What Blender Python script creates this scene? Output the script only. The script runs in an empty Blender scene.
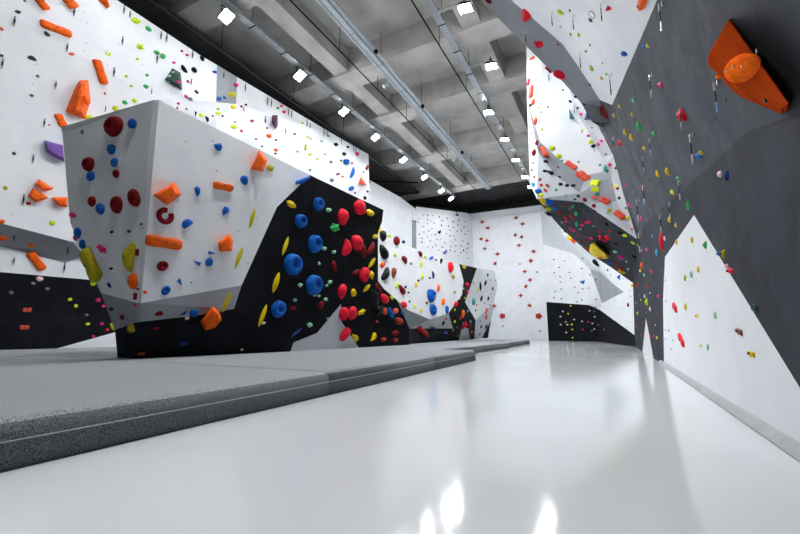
import bpy, bmesh, math, random
from mathutils import Vector, Matrix, noise
from mathutils.bvhtree import BVHTree
from mathutils.geometry import tessellate_polygon
random.seed(7)
SC = bpy.context.scene
COL = SC.collection
PI = math.pi

# ------------------------------------------------------------------ camera (level hall axes: Y runs down the aisle, X to the right, Z up)
FOC, CX, CY, HZ, VPX, EYE = 400.0, 400.0, 267.0, 333.0, 616.0, 0.8
pitch = math.atan((HZ - CY) / FOC)
yaw = math.atan((VPX - CX) / FOC * math.cos(pitch))
FW = Vector((-math.sin(yaw) * math.cos(pitch), math.cos(yaw) * math.cos(pitch), math.sin(pitch)))
RT = Vector((math.cos(yaw), math.sin(yaw), 0))
UP = RT.cross(FW)
EYEP = Vector((0, 0, EYE))
cam = bpy.data.cameras.new('camera')
camo = bpy.data.objects.new('camera', cam)
COL.objects.link(camo)
camo.matrix_world = Matrix.Translation(EYEP) @ Matrix((RT, UP, -FW)).transposed().to_4x4()
cam.sensor_width = 36.0
cam.lens = 36.0 * FOC / 800.0
cam.clip_start = 0.05
cam.clip_end = 300
SC.camera = camo

def ray(x, y): return FW * FOC + RT * (x - CX) - UP * (y - CY)
def pt(x, y, ax, v):
    """the point where the sight line through (x, y) meets the plane ax = v of the hall"""
    d = ray(x, y)
    i = 'XYZ'.index(ax)
    return EYEP + d * ((v - EYEP[i]) / d[i])
def proj(P):
    d = P - EYEP
    k = FOC / d.dot(FW)
    return CX + d.dot(RT) * k, CY - d.dot(UP) * k

# ------------------------------------------------------------------ materials
def lin(c):
    return tuple(((v / 255) / 12.92 if v / 255 <= 0.04045 else ((v / 255 + 0.055) / 1.055) ** 2.4) for v in c) + (1.0,)
def new_mat(name):
    m = bpy.data.materials.new(name)
    m.use_nodes = True
    nt = m.node_tree
    return m, nt, nt.nodes['Principled BSDF']
def N(nt, t, **kw):
    n = nt.nodes.new(t)
    for k, v in kw.items():
        if k in n.inputs: n.inputs[k].default_value = v
        else: setattr(n, k, v)
    return n
def noise_mat(name, c1, c2, scale, rough, bump=0.0, detail=4, metal=0.0, bscale=None, spec=0.5):
    m, nt, b = new_mat(name)
    tc = N(nt, 'ShaderNodeTexCoord')
    nz = N(nt, 'ShaderNodeTexNoise', Scale=scale, Detail=detail)
    nt.links.new(tc.outputs['Object'], nz.inputs['Vector'])
    rp = N(nt, 'ShaderNodeValToRGB')
    rp.color_ramp.elements[0].position = 0.35; rp.color_ramp.elements[0].color = lin(c1)
    rp.color_ramp.elements[1].position = 0.65; rp.color_ramp.elements[1].color = lin(c2)
    nt.links.new(nz.outputs['Fac'], rp.inputs['Fac'])
    nt.links.new(rp.outputs['Color'], b.inputs['Base Color'])
    b.inputs['Roughness'].default_value = rough
    b.inputs['Metallic'].default_value = metal
    b.inputs['Specular IOR Level'].default_value = spec
    if bump:
        n2 = N(nt, 'ShaderNodeTexNoise', Scale=bscale or scale * 3, Detail=3)
        nt.links.new(tc.outputs['Object'], n2.inputs['Vector'])
        bp = N(nt, 'ShaderNodeBump', Strength=bump, Distance=0.02)
        nt.links.new(n2.outputs['Fac'], bp.inputs['Height'])
        nt.links.new(bp.outputs['Normal'], b.inputs['Normal'])
    return m
def panel_mat(name, c1, c2, rough, dots=True, dot=(95, 98, 102), dscale=2.6, smear=None):
    """painted plywood climbing panel: fine grain, small T-nut holes, chalk smears"""
    m = noise_mat(name, c1, c2, 1.3, rough, bump=0.12, bscale=60, spec=0.03)
    nt = m.node_tree; b = nt.nodes['Principled BSDF']
    src = b.inputs['Base Color'].links[0].from_socket
    tc = N(nt, 'ShaderNodeTexCoord')
    if smear:
        n = N(nt, 'ShaderNodeTexNoise', Scale=1.7, Detail=8, Roughness=0.7)
        nt.links.new(tc.outputs['Object'], n.inputs['Vector'])
        r = N(nt, 'ShaderNodeValToRGB')
        r.color_ramp.elements[0].position = 0.52; r.color_ramp.elements[0].color = (0, 0, 0, 1)
        r.color_ramp.elements[1].position = 0.8; r.color_ramp.elements[1].color = (1, 1, 1, 1)
        nt.links.new(n.outputs['Fac'], r.inputs['Fac'])
        mx = N(nt, 'ShaderNodeMixRGB'); mx.inputs['Color2'].default_value = lin(smear)
        nt.links.new(r.outputs['Color'], mx.inputs['Fac'])
        nt.links.new(src, mx.inputs['Color1'])
        src = mx.outputs['Color']
    if dots:
        v = N(nt, 'ShaderNodeTexVoronoi', Scale=dscale, Randomness=0.55)
        nt.links.new(tc.outputs['Object'], v.inputs['Vector'])
        lt = N(nt, 'ShaderNodeMath', operation='LESS_THAN'); lt.inputs[1].default_value = 0.045
        nt.links.new(v.outputs['Distance'], lt.inputs[0])
        mx = N(nt, 'ShaderNodeMixRGB'); mx.inputs['Color2'].default_value = lin(dot)
        nt.links.new(lt.outputs[0], mx.inputs['Fac'])
        nt.links.new(src, mx.inputs['Color1'])
        src = mx.outputs['Color']
    nt.links.new(src, b.inputs['Base Color'])
    return m
M = {}
M['white'] = panel_mat('white_panel', (226, 229, 233), (233, 235, 238), 0.55)
M['white_plain'] = panel_mat('plain_white_wall', (224, 227, 232), (232, 234, 238), 0.6, dots=False)
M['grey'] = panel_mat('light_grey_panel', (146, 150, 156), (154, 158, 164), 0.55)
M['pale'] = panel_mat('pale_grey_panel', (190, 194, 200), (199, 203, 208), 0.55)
M['black'] = panel_mat('black_panel', (22, 23, 26), (29, 30, 34), 0.65, dot=(14, 14, 16), smear=(38, 40, 44))
M['char'] = panel_mat('charcoal_panel', (60, 62, 68), (70, 72, 79), 0.75, dot=(36, 37, 41), smear=(84, 86, 92))
M['char_up'] = panel_mat('lighter_charcoal_panel', (80, 82, 88), (94, 96, 102), 0.8, dot=(40, 41, 45), smear=(108, 110, 116))  # paler charcoal than the lower face
M['concrete'] = noise_mat('raw_concrete', (166, 164, 160), (190, 188, 184), 0.8, 0.9, bump=0.2, bscale=12)  # albedo lifted to bring up the bounce light on the ceiling
M['concrete_dark'] = noise_mat('concrete_darkened_as_unlit', (46, 46, 47), (62, 62, 63), 0.8, 0.9)
M['steel'] = noise_mat('galvanised_steel', (176, 184, 192), (205, 211, 217), 14, 0.32, metal=0.35)
M['steel_dull'] = noise_mat('dull_tray_steel', (150, 154, 158), (172, 176, 180), 9, 0.5, metal=0.4)
M['iron'] = noise_mat('black_steel', (14, 14, 15), (22, 22, 24), 20, 0.7, spec=0.1)
M['pipe_grey'] = noise_mat('grey_conduit', (70, 70, 72), (86, 86, 88), 20, 0.5)
M['mesh_skirt'] = noise_mat('light_skirting', (150, 154, 157), (162, 166, 169), 3, 0.6)
# epoxy floor
def floor_mat():
    m = noise_mat('white_epoxy_floor', (207, 211, 213), (214, 218, 220), 0.35, 0.105, bump=0.03, bscale=5, spec=0.4)
    b = m.node_tree.nodes['Principled BSDF']
    return m
M['floor'] = floor_mat()
def carpet_mat(name, lo, hi):
    m, nt, b = new_mat(name)
    tc = N(nt, 'ShaderNodeTexCoord')
    n1 = N(nt, 'ShaderNodeTexNoise', Scale=120, Detail=3, Roughness=0.8)
    nt.links.new(tc.outputs['Object'], n1.inputs['Vector'])
    r = N(nt, 'ShaderNodeValToRGB')
    r.color_ramp.elements[0].position = 0.4; r.color_ramp.elements[0].color = lin(lo)
    r.color_ramp.elements[1].position = 0.6; r.color_ramp.elements[1].color = lin(hi)
    nt.links.new(n1.outputs['Fac'], r.inputs['Fac'])
    nt.links.new(r.outputs['Color'], b.inputs['Base Color'])
    b.inputs['Roughness'].default_value = 0.95
    b.inputs['Specular IOR Level'].default_value = 0.1
    n2 = N(nt, 'ShaderNodeTexNoise', Scale=130, Detail=2)
    nt.links.new(tc.outputs['Object'], n2.inputs['Vector'])
    bp = N(nt, 'ShaderNodeBump', Strength=0.6, Distance=0.01)
    nt.links.new(n2.outputs['Fac'], bp.inputs['Height'])
    nt.links.new(bp.outputs['Normal'], b.inputs['Normal'])
    return m
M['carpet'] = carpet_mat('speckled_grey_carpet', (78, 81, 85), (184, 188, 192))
M['carpet_side'] = carpet_mat('darker_mat_edge', (62, 64, 67), (132, 135, 139))
M['thread'] = noise_mat('pale_piping', (170, 173, 176), (190, 192, 194), 60, 0.7)
def lamp_mat(nm, LAMP):
    m, nt, b = new_mat(nm)
    b.inputs['Base Color'].default_value = (1, 1, 1, 1)
    b.inputs['Emission Color'].default_value = (0.96, 0.98, 1.0, 1)
    b.inputs['Emission Strength'].default_value = LAMP
    return m
for k_, n_, e_ in (('lamp', 'lit_lamp_glass', 270.0), ('lamp_hot', 'glaring_lamp_glass', 620.0), ('lamp_far', 'far_lamp_glass', 215.0)): M[k_] = lamp_mat(n_, e_)
HC = dict(o=(238, 98, 22), r=(222, 30, 52), dr=(122, 18, 24), b=(20, 92, 178), nb=(24, 48, 108), y=(226, 196, 22), oy=(186, 172, 34), ly=(206, 222, 40),
          g=(60, 168, 92), mg=(150, 205, 168), dg=(46, 70, 62), k=(22, 23, 25), p=(120, 86, 160), pk=(214, 44, 122), w=(226, 228, 230), gy=(112, 116, 122),
          t=(58, 142, 140), mr=(74, 38, 58), br=(140, 72, 48), sa=(228, 92, 70), lb=(70, 160, 215), rst=(176, 70, 24), pw=(232, 190, 192), st=(172, 52, 38), ro=(168, 62, 20), od=(240, 104, 30))
CN = dict(o='orange', r='red', dr='maroon', b='blue', nb='navy', y='yellow', oy='mustard', ly='lime', g='green', mg='mint', dg='greenish-black', k='black', p='purple',
          pk='pink', w='white', gy='grey', t='teal', mr='plum', br='brown', sa='salmon', lb='sky-blue', rst='rust-orange', pw='pale-pink', st='brick-red', ro='burnt-orange', od='glossy-orange')
HM = {}
for k_, c_ in HC.items():
    c2 = tuple(min(255, int(v * 1.06 + 4)) for v in c_)
    c1 = tuple(int(v * 0.94) for v in c_)
    HM[k_] = noise_mat(CN[k_].replace('-', '_') + '_resin', c1, c2, 3.0, 0.5 if k_ != 'k' else 0.35, bump=0.15, bscale=40, spec=0.08 if k_ not in ('ro', 'od') else 0.0)
M['bolt'] = noise_mat('dark_bolt_steel', (40, 40, 42), (70, 70, 72), 30, 0.4, metal=0.8)
M['chrome'] = noise_mat('bright_carabiner_steel', (190, 195, 200), (215, 218, 222), 30, 0.3, metal=0.8)
M['bluealu'] = noise_mat('blue_anodised_metal', (60, 120, 180), (90, 150, 205), 30, 0.3, metal=0.6)
M['sling'] = noise_mat('black_sling', (24, 24, 27), (40, 40, 44), 40, 0.9)

# ------------------------------------------------------------------ object helpers
def link(name, me, parent=None):
    o = bpy.data.objects.new(name, me)
    COL.objects.link(o)
    if parent: o.parent = parent
    return o
def tag(o, label, cat, group=None, kind=None):
    if label: o['label'] = label
    if cat: o['category'] = cat
    if group: o['group'] = group
    if kind: o['kind'] = kind
    return o
def mesh_of(name, bm, mats, smooth=False):
    me = bpy.data.meshes.new(name)
    bmesh.ops.recalc_face_normals(bm, faces=bm.faces)
    bm.to_mesh(me); bm.free()
    for m in (mats if isinstance(mats, (list, tuple)) else [mats]): me.materials.append(m)
    if smooth:
        for p in me.polygons: p.use_smooth = True
    return me
def box_bm(bm, c, s, mi=0):
    r = bmesh.ops.create_cube(bm, size=1.0)
    for v in r['verts']: v.co = Vector((v.co.x * s[0], v.co.y * s[1], v.co.z * s[2])) + Vector(c)
    for f in {f for v in r['verts'] for f in v.link_faces}: f.material_index = mi
    return r['verts']
def tube_bm(bm, pts, rad, n=8, closed=False):
    """one swept round tube through pts"""
    rings = []
    P = [Vector(p) for p in pts]
    up0 = None
    for i, p in enumerate(P):
        if closed: t = P[(i + 1) % len(P)] - P[i - 1]
        else: t = P[min(i + 1, len(P) - 1)] - P[max(i - 1, 0)]
        t.normalize()
        if up0 is None:
            up0 = Vector((0, 0, 1)) if abs(t.z) < 0.9 else Vector((1, 0, 0))
        a = t.cross(up0)
        if a.length < 1e-5: a = t.orthogonal()
        a.normalize(); b = a.cross(t); up0 = b
        rr = rad[i] if isinstance(rad, (list, tuple)) else rad
        rings.append([bm.verts.new(p + (a * math.cos(2 * PI * k / n) + b * math.sin(2 * PI * k / n)) * rr) for k in range(n)])
    m = len(rings)
    for i in range(m if closed else m - 1):
        A, B = rings[i], rings[(i + 1) % m]
        for k in range(n): bm.faces.new((A[k], A[(k + 1) % n], B[(k + 1) % n], B[k]))
    if not closed:
        bm.faces.new(rings[0][::-1]); bm.faces.new(rings[-1])

# ------------------------------------------------------------------ walls: facets given by their corners
FAC_V, FAC_F, FAC_S = [], [], []          # everything a hold can be fixed to
def V(spec):
    return spec if isinstance(spec, Vector) else pt(*spec)
class Shell:
    def __init__(self, name): self.name, self.v, self.f, self.m, self.mats, self.ix = name, [], [], [], [], {}
    def vert(self, P):
        k = tuple(round(c, 4) for c in P)
        if k not in self.ix: self.ix[k] = len(self.v); self.v.append(P)
        return self.ix[k]
    def facet(self, surf, mat, corners, hold=True):
        P = [V(c) for c in corners]
        if all(len(c) == 4 for c in corners): flat = [Vector((c[0], c[1], 0)) for c in corners]
        else: flat = P
        if mat not in self.mats: self.mats.append(mat)
        for t in tessellate_polygon([flat]):
            q = [P[i] for i in t]
            n = (q[1] - q[0]).cross(q[2] - q[0])
            if n.length < 1e-7: continue
            if n.dot(EYEP - q[0]) < 0: q.reverse()
            self.f.append([self.vert(x) for x in q]); self.m.append(self.mats.index(mat))
            if hold:
                b = len(FAC_V); FAC_V.extend(q); FAC_F.append((b, b + 1, b + 2)); FAC_S.append(surf)
    def build(self):
        me = bpy.data.meshes.new(self.name)
        me.from_pydata([tuple(p) for p in self.v], [], self.f)
        for m in self.mats: me.materials.append(M[m])
        for p, i in zip(me.polygons, self.m): p.material_index = i
        return link(self.name, me)

# left wall
L = Shell('wall_left')
A_, B_, C_ = -16.2, -15.6, -15.9
L.facet('lw', 'white', [(-160, 326, 'X', A_), (0, 350, 'X', A_), (57, 348.5, 'X', A_), (116, 332, 'X', A_), (230, 300, 'X', A_), (230, 330, 'X', A_), (117, 351, 'X', A_), (57, 354, 'X', A_), (0, 357, 'X', A_)][1:])
L.facet('lb', 'black', [(-160, 258, 'X', A_), (0, 272, 'X', A_), (93, 280, 'X', A_), (230, 293, 'X', A_), (230, 300, 'X', A_), (116, 332, 'X', A_), (57, 348.5, 'X', A_), (0, 350, 'X', A_), (-160, 353, 'X', A_)])
L.facet('lw', 'white', [(-160, 212, 'X', A_), (0, 246, 'X', A_), (65, 263, 'X', A_), (84, 256, 'X', A_), (120, 243, 'X', A_), (230, 262, 'X', A_), (230, 293, 'X', A_), (93, 280, 'X', A_), (0, 272, 'X', A_), (-160, 258, 'X', A_)])
L.facet('lw', 'grey', [(-160, 184, 'X', B_), (0, 223, 'X', B_), (73, 242, 'X', B_), (84, 256, 'X', A_), (65, 263, 'X', A_), (0, 246, 'X', A_), (-160, 212, 'X', A_)])
L.facet('lw', 'white', [(73, 242, 'X', B_), (120, 243, 'X', A_), (84, 256, 'X', A_)])
L.facet('lw', 'white', [(73, 242, 'X', B_), (230, 250, 'X', B_), (230, 262, 'X', A_), (120, 243, 'X', A_)])
L.facet('lw', 'white', [(-160, -85, 'X', B_), (0, 9, 'X', B_), (155, 98, 'X', B_), (370, 206, 'X', B_), (370, 262, 'X', B_), (230, 250, 'X', B_), (73, 242, 'X', B_), (0, 223, 'X', B_), (-160, 184, 'X', B_)])
top = [(-160, -184, 'X', C_), (117, 0, 'X', C_), (200, 55, 'X', C_), (217, 65, 'X', C_), (237, 77, 'X', C_), (333, 134, 'X', C_), (368.5, 154.5, 'X', C_)]
L.facet('lw', 'white', top[:4] + [(216, 102, 'X', B_), (216, 128.5, 'X', B_), (155, 98, 'X', B_), (0, 9, 'X', B_), (-160, -85, 'X', B_)])
L.facet('lw', 'grey', [top[3], top[4], (236, 104, 'X', C_ - .1), (216, 102, 'X', B_)])  # shade in the recess, painted grey on the white wall
L.facet('lw', 'white', [(216, 102, 'X', B_), (236, 104, 'X', C_ - .1), (237, 139, 'X', B_), (216, 128.5, 'X', B_)])
L.facet('lw', 'white', top[4:] + [(370, 206, 'X', B_), (237, 139, 'X', B_), (236, 104, 'X', C_ - .1)])
# the end of that wall and the lower walls that run on to the far corner
c1, c2 = V((368.5, 154.5, 'X', C_)), V((370, 262, 'X', B_))
L.facet('lw', 'white_plain', [c1, c2, c2 + Vector((-1.5, .4, 0)), c1 + Vector((-1.3, .4, 0))], hold=False)
Q = -16.9
L.facet('ll', 'white_plain', [(366, 178, 'X', Q), (400, 197, 'X', Q), (412, 206, 'X', Q), (412.5, 337, 'X', Q), (366, 341, 'X', Q)])
f0 = V((412, 206, 'X', Q)); g0 = V((412.5, 337, 'X', Q))
farL = V((472, 213.5, 'Y', 46)); farLb = Vector((farL.x, 46, 0)); f0b = Vector((f0.x, f0.y, 0))
def along(P, Qq, t): return P + (Qq - P) * t
def on_far(x, y):      # a point of the diagonal wall between the long wall and the end wall
    n = Vector((farL.y - f0.y, -(farL.x - f0.x), 0)); d = ray(x, y)
    return EYEP + d * ((f0 - EYEP).dot(n) / d.dot(n))
L.facet('ll', 'white_plain', [f0, on_far(416, 209), on_far(416, 221), on_far(412.3, 220)], hold=False)
L.facet('ll', 'grey', [on_far(412.3, 220), on_far(416, 222), on_far(416.5, 250), on_far(412.5, 248)], hold=False)
L.facet('fl', 'white', [on_far(416, 206.5), farL, farLb, on_far(417, 340)])
L.facet('fl', 'white_plain', [on_far(412.5, 248), on_far(416.5, 250), on_far(417, 340), f0b], hold=False)
wl = tag(L.build(), None, None, kind='structure')

# end wall
W = Shell('wall_far')
fr0 = V((540.5, 205, 'Y', 46)); fr1 = Vector((fr0.x, 46, 0))
W.facet('fw', 'white_plain', [farL, fr0, fr1, farLb])
wf = tag(W.build(), None, None, kind='structure')

# right side: near panel, charcoal overhang, stepped facets of the lead wall, low far corner
R = Shell('wall_right')
X1 = 1.02
e = (694, 215, 'X', X1); f = (665, 257, 'X', X1); f2 = (663, 300, 'X', X1); b = (664, 364.5, 'X', X1)
gx = (800, 388, 'X', X1); gy = (1000, 700, 'X', X1); gz = Vector((X1, 1.2, 0)); a_ = Vector((X1, V(gx).y, 0))
R.facet('p1', 'white', [e, gx, gy, gz, b, f2, f])
k1 = V((745, 134, 'X', X1)); kl = V((645, 224, 'X', X1)); t0 = V((612, 105, 'Y', 11.0))
def plane3(A, B, C):
    n = (B - A).cross(C - A).normalized()
    def on(x, y):
        d = ray(x, y)
        return EYEP + d * ((A - EYEP).dot(n) / d.dot(n))
    return on
D1 = plane3(k1, kl, t0)
k0 = k1 + (k1 - kl) * .12
k2 = V((800, 117, 'X', X1)); k3 = V((1050, 62, 'X', X1))
R.facet('d2', 'char', [k3, k2, k1, kl, V(f), V(e), V(gx), Vector((X1, 1.2, 0)), Vector((X1, .6, 0)), Vector((X1, .6, 2.2))])
R.facet('d1', 'char_up', [t0, D1(640, 40), D1(657, 0), D1(690, -80), D1(1000, -150), D1(1050, 62), D1(800, 117), k1, kl, D1(637, 238), D1(625, 200), D1(620, 180), D1(613, 155), D1(603, 128)])
R.facet('dc', 'char', [kl, f, f2, b, (653.5, 358, 'Z', 0), (646, 318, 'X', 0.98), (642.5, 351.5, 'Z', 0), (636, 347, 'Z', 0), (634.5, 335, 'Y', 27.5), (633, 283, 'Y', 24), D1(637, 238)])
R.facet('dc', 'white', [(646, 318, 'X', 0.98), (653.5, 358, 'Z', 0), (642.5, 351.5, 'Z', 0)])
# upper white wall and grey rim
W1 = plane3(t0, D1(657, 0), V((562.5, 44, 'Y', 10.6)))
u0, u1, u2, u3, uz = W1(565, 0), W1(562.5, 44), W1(578, 66), W1(600, 100), D1(603, 128)
R.facet('w1', 'white', [u0, W1(572, -60), W1(690, -80), D1(657, 0), D1(640, 40), t0, u3, u2, u1])
G1 = plane3(u1, u3, V((487, 7, 'Y', 10.0)))
R.facet('w1', 'white', [G1(511, 0), W1(560, -60), W1(572, -60), u0, u1])
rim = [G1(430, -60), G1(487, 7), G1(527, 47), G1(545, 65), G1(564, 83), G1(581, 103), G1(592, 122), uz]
R.facet('g1', 'grey', [G1(511, 0), u1, u2, u3, uz] + rim[-2::-1] + [G1(480, -60), W1(560, -60)])  # cast shadow on the rim baked in as grey; u1-u3 trace its edge
R.facet('d1', 'char_up', [u3, t0, uz])
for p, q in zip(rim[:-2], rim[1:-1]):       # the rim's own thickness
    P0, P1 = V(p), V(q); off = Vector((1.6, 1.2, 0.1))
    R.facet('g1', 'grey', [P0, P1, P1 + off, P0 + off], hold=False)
# white strip and inner facets behind the rim
s = {'a': (526.5, 40, 'Y', 19.4), 'b': (527, 100, 'Y', 19.4), 'c': (530, 185, 'Y', 19.2), 'd': (537, 199, 'Y', 18.4), 'e': (538, 152, 'Y', 18.0), 'f': (541, 143, 'Y', 18.8), 'g': (541, 40, 'Y', 18.8),
     'h': (560, 160, 'Y', 18.8), 'i': (585, 176, 'Y', 18.8), 'j': (601.5, 172, 'Y', 18.8), 'k': (602, 157, 'Y', 18.8), 'l': (577, 112, 'Y', 18.8), 'm': (560, 60, 'Y', 18.8), 'n': (590, 110, 'Y', 17.6),
     'o': (613, 155, 'Y', 17.6), 'p': (625, 200, 'Y', 17.5), 'q': (637, 239, 'Y', 17.5), 'r': (611, 176, 'Y', 18.4), 's': (616.5, 201, 'Y', 17.9), 't': (596, 203, 'Y', 17.8), 'u': (580, 193, 'Y', 17.85), 'v': (555, 175, 'Y', 17.95),
     'w': (583, 202.5, 'Y', 18.2), 'x': (563, 200.5, 'Y', 18.3), 'y': (575, 60, 'Y', 17.6)}
def sf(surf, mat, keys, extra=()): R.facet(surf, mat, [s[k] for k in keys] + list(extra))
sf('w3', 'white', 'abcdefg')
sf('w4', 'white', 'gfhijklm')
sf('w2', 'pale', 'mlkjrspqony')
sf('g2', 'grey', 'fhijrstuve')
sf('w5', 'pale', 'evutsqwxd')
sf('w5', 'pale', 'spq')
d3 = [(537, 199, 'Y', 18.4), (549, 214, 'Y', 21), (562, 229, 'Y', 22), (590, 254, 'Y', 23), (612, 268, 'Y', 23.5), (633, 283, 'Y', 24)]
R.facet('d3', 'char', [s['d'], s['x'], s['w'], (577, 236, 'Y', 21.2), (562, 229, 'Y', 22), (549, 214, 'Y', 21)])
R.facet('d3', 'char', [s['w'], s['q'], (633, 283, 'Y', 24), (612, 268, 'Y', 23.5), (590, 254, 'Y', 23), (562, 229, 'Y', 22), (577, 236, 'Y', 21.2)])
# low far corner behind the overhang
cA = V((600, 341.8, 'Z', 0)); cB = V((636, 347, 'Z', 0))
def on_pl(x, y, P0, P1):
    n = Vector((P1.y - P0.y, -(P1.x - P0.x), 0)); d = ray(x, y)
    return EYEP + d * ((P0 - EYEP).dot(n) / d.dot(n))
def fa(x, y): return on_pl(x, y, fr1, cA)
def fb(x, y): return on_pl(x, y, cA, cB)
def fe(y): return Vector((fr1.x, 46, pt(544, y, 'Y', 46).z))
cor = [fa(589, 305), fa(602, 303)]
R.facet('fr', 'pale', [fr0, fa(549, 205), fa(557, 219), fa(564, 236), fa(583, 255), fa(599, 272), fa(590, 269), fa(574, 254), fe(244)])
R.facet('fr', 'white_plain', [fe(244), fa(574, 254), fa(590, 269), fa(602, 303), fa(589, 305), fe(302)])
R.facet('fr', 'white', [fa(549, 205), fa(580, 205), fa(600, 225), fb(600, 225), fb(613, 284), fa(600, 273), fa(583, 255), fa(564, 236), fa(557, 219)])  # white beside pale draws the brightly lit strip below the lip
R.facet('fr', 'grey', [fa(590, 269), fa(599, 272), fb(600.5, 273), fb(613, 284), fb(624, 292), fb(602, 303)])
R.facet('fr', 'white', [fb(602, 303), fb(624, 292), fb(613, 284), fb(600, 225), fb(640, 262), fb(634.5, 335), fb(600, 310), fa(589, 305)])
R.facet('bp', 'black', [fe(302), fa(589, 305), cA, fr1])
R.facet('bp', 'black', [fa(589, 305), fb(600, 310), fb(634.5, 335), cB, cA])
wr = tag(R.build(), None, None, kind='structure')

# ------------------------------------------------------------------ near boulder and far boulder
bt = -7.4
Bo = Shell('bouldering_wall')
tl = (61, 127, 'Z', 5.2); tr = (153, 100, 'X', bt - .03); trb = (159, 100, 'X', bt)
ml = (70, 222, 'X', -10.2); mm = (146.5, 173, 'X', -7.72); mmb = (152, 176, 'X', -7.66)
ll = (84, 256, 'X', -10.0); gl = (101, 293, 'X', -9.6); gr = (137.5, 303, 'X', -8.45); grb = (141, 303, 'X', -8.36)
bl = (115, 330, 'X', -9.3); ba = (136, 322.5, 'X', -8.6); bb = (139.5, 322, 'X', -8.52)
pa = (117.5, 357.5, 'Z', .3); pb = (135, 358.7, 'Z', .3); pc = (199, 355.5, 'Z', .3); pd = (290.5, 351.5, 'Z', .3)
h2 = V((310, 175, 'X', bt)); BP_ = plane3(h2, V((383.5, 210, 'X', bt)), V(pd))
h1, h3, h4 = BP_(277, 207), BP_(241.5, 285.5), BP_(234, 309)
mmb = V((152, 176, 'X', -7.75))
UW = plane3(h2, h1, mmb); LWp = plane3(h1, h3, mmb)
trb = UW(159, 100); grb = LWp(141, 303)
GW = plane3(h3, h4, grb + Vector((-.12, .1, -.4))); GW = plane3(h3, h4, V((139.5, 322, 'X', grb.x - .2)))
bb = GW(139.5, 322); h5 = GW(200, 315); grb2 = grb
def beside(P, x, y): return pt(x, y, 'X', P.x - .05)
tr, mm, gr, ba = beside(trb, 153, 100), beside(mmb, 146.5, 173), beside(grb, 137.5, 303), beside(bb, 136, 322.5)
tl, ml, ll, gl, bl, pa, pb, pc, pd = [V(q) for q in ((61, 127, 'Z', tr.z), ml, ll, gl, bl, pa, pb, pc, pd)]
mt = V((62, 134, 'X', tl.x))
Bo.facet('be', 'white', [tl, tr, mm, mt])
Bo.facet('be', 'white', [mt, mm, ml])
Bo.facet('be', 'white', [ml, mm, gr])
Bo.facet('be', 'white', [ml, gr, gl, ll])
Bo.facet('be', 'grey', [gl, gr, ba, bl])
Bo.facet('be', 'black', [bl, ba, pb, pa])
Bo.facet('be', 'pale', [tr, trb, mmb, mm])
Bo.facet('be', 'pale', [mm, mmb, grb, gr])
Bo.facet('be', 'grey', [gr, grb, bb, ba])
Bo.facet('bw', 'white', [trb, h2, h1, mmb])
Bo.facet('bw', 'white', [mmb, h1, h3, grb])
Bo.facet('bw', 'grey', [grb, h3, h4, h5, bb])
BBR = [BP_(383.5, 210), BP_(382, 222), BP_(378, 232), BP_(376.5, 260), BP_(378, 281), BP_(384, 289), BP_(397, 300), BP_(409.5, 328.5), BP_(409, 346.5)]
gp = [BP_(341, 304), BP_(317, 333), BP_(293.5, 342.5), V(pd), BP_(359.5, 348.6), BP_(341, 321)]
Bo.facet('bb', 'black', [h4, h3, h1, h2] + BBR + [gp[4], gp[5], gp[0], gp[1], gp[2], V(pd)])
Bo.facet('bb', 'black', [V(ba), V(bb), h5, h4, V(pd), V(pc), V(pb)])
Bo.facet('bb', 'pale', gp)
bk = Vector((-1.2, 2.0, 0))                      # top and back of the boulder
T = [V(tl), V(tr), V(trb), V(h2), V(BBR[0])]
back = [Vector((-10.6, 5.4, 5.1)), Vector((-9.8, 12.4, 5.1))]
Bo.facet('bt', 'white', [T[0], T[1], T[2], T[3], T[4], back[1], back[0]], hold=False)
Bo.facet('bt', 'white', [back[0], back[1], Vector((-9.8, 12.4, .3)), Vector((-9.4, 7.2, .3))], hold=False)
Bo.facet('bt', 'white', [T[0], back[0], Vector((-9.4, 7.2, .3)), V(pa), V(bl), V(gl), V(ll), V(ml)], hold=False)
Bo.facet('bt', 'black', [T[4], V(BBR[2]), V(BBR[4]), Vector((-9.8, 12.4, .3)), back[1]], hold=False)
boulder = tag(Bo.build(), 'big freestanding boulder with a white prow and a black face standing on the grey mats', 'bouldering wall')
B2 = Shell('bouldering_wall')
Y_ = -8.7
PW = plane3(V((374, 231, 'X', -9.0)), V((459, 264, 'X', -9.25)), V((408, 310, 'X', -8.6)))
w0, w1, w2, w3, w4, w5, w6, w7, w8 = [PW(*q) for q in ((374, 231), (416, 249), (459, 264), (463.5, 281), (462, 295), (448.5, 313), (430.5, 319.5), (408, 310), (389, 293))]
w9 = V((409.5, 328.5, 'X', -8.8))
B2.facet('b2', 'white', [w0, w1, w2, w3, w4, w5, w6, w7, w8, PW(374, 300)])
B2.facet('b2', 'grey', [w8, w7, w6, w9, (397, 300, 'X', -8.5)])
B2.facet('b2', 'pale', [w9, w6, w5, (453, 328.5, 'X', -9.05)])
q1 = (477, 268, 'X', -9.2); q2 = (468, 293, 'X', -9.3); q3 = (465, 302, 'X', -9.3); q4 = (475.5, 320, 'X', -9.6)
B2.facet('b2', 'black', [w2, q1, q2, q3, w4, w3])
B2.facet('b2', 'black', [w9, (453, 328.5, 'X', -9.05), w5, w4, q3, q4, (474.5, 338.8, 'Z', .3), (470, 339.2, 'Z', .3), (468, 325, 'X', -9.5), (463, 322, 'X', -9.4), (459, 340, 'Z', .3), (409, 344, 'Z', .3)])
B2.facet('b2', 'pale', [(463, 322, 'X', -9.4), (468, 325, 'X', -9.5), (470, 339.2, 'Z', .3), (459, 340, 'Z', .3)])
q5 = (494, 270.5, 'X', -10.4); q6 = (497.5, 285, 'X', -10.7); q7 = (494, 303, 'X', -10.7)
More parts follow.
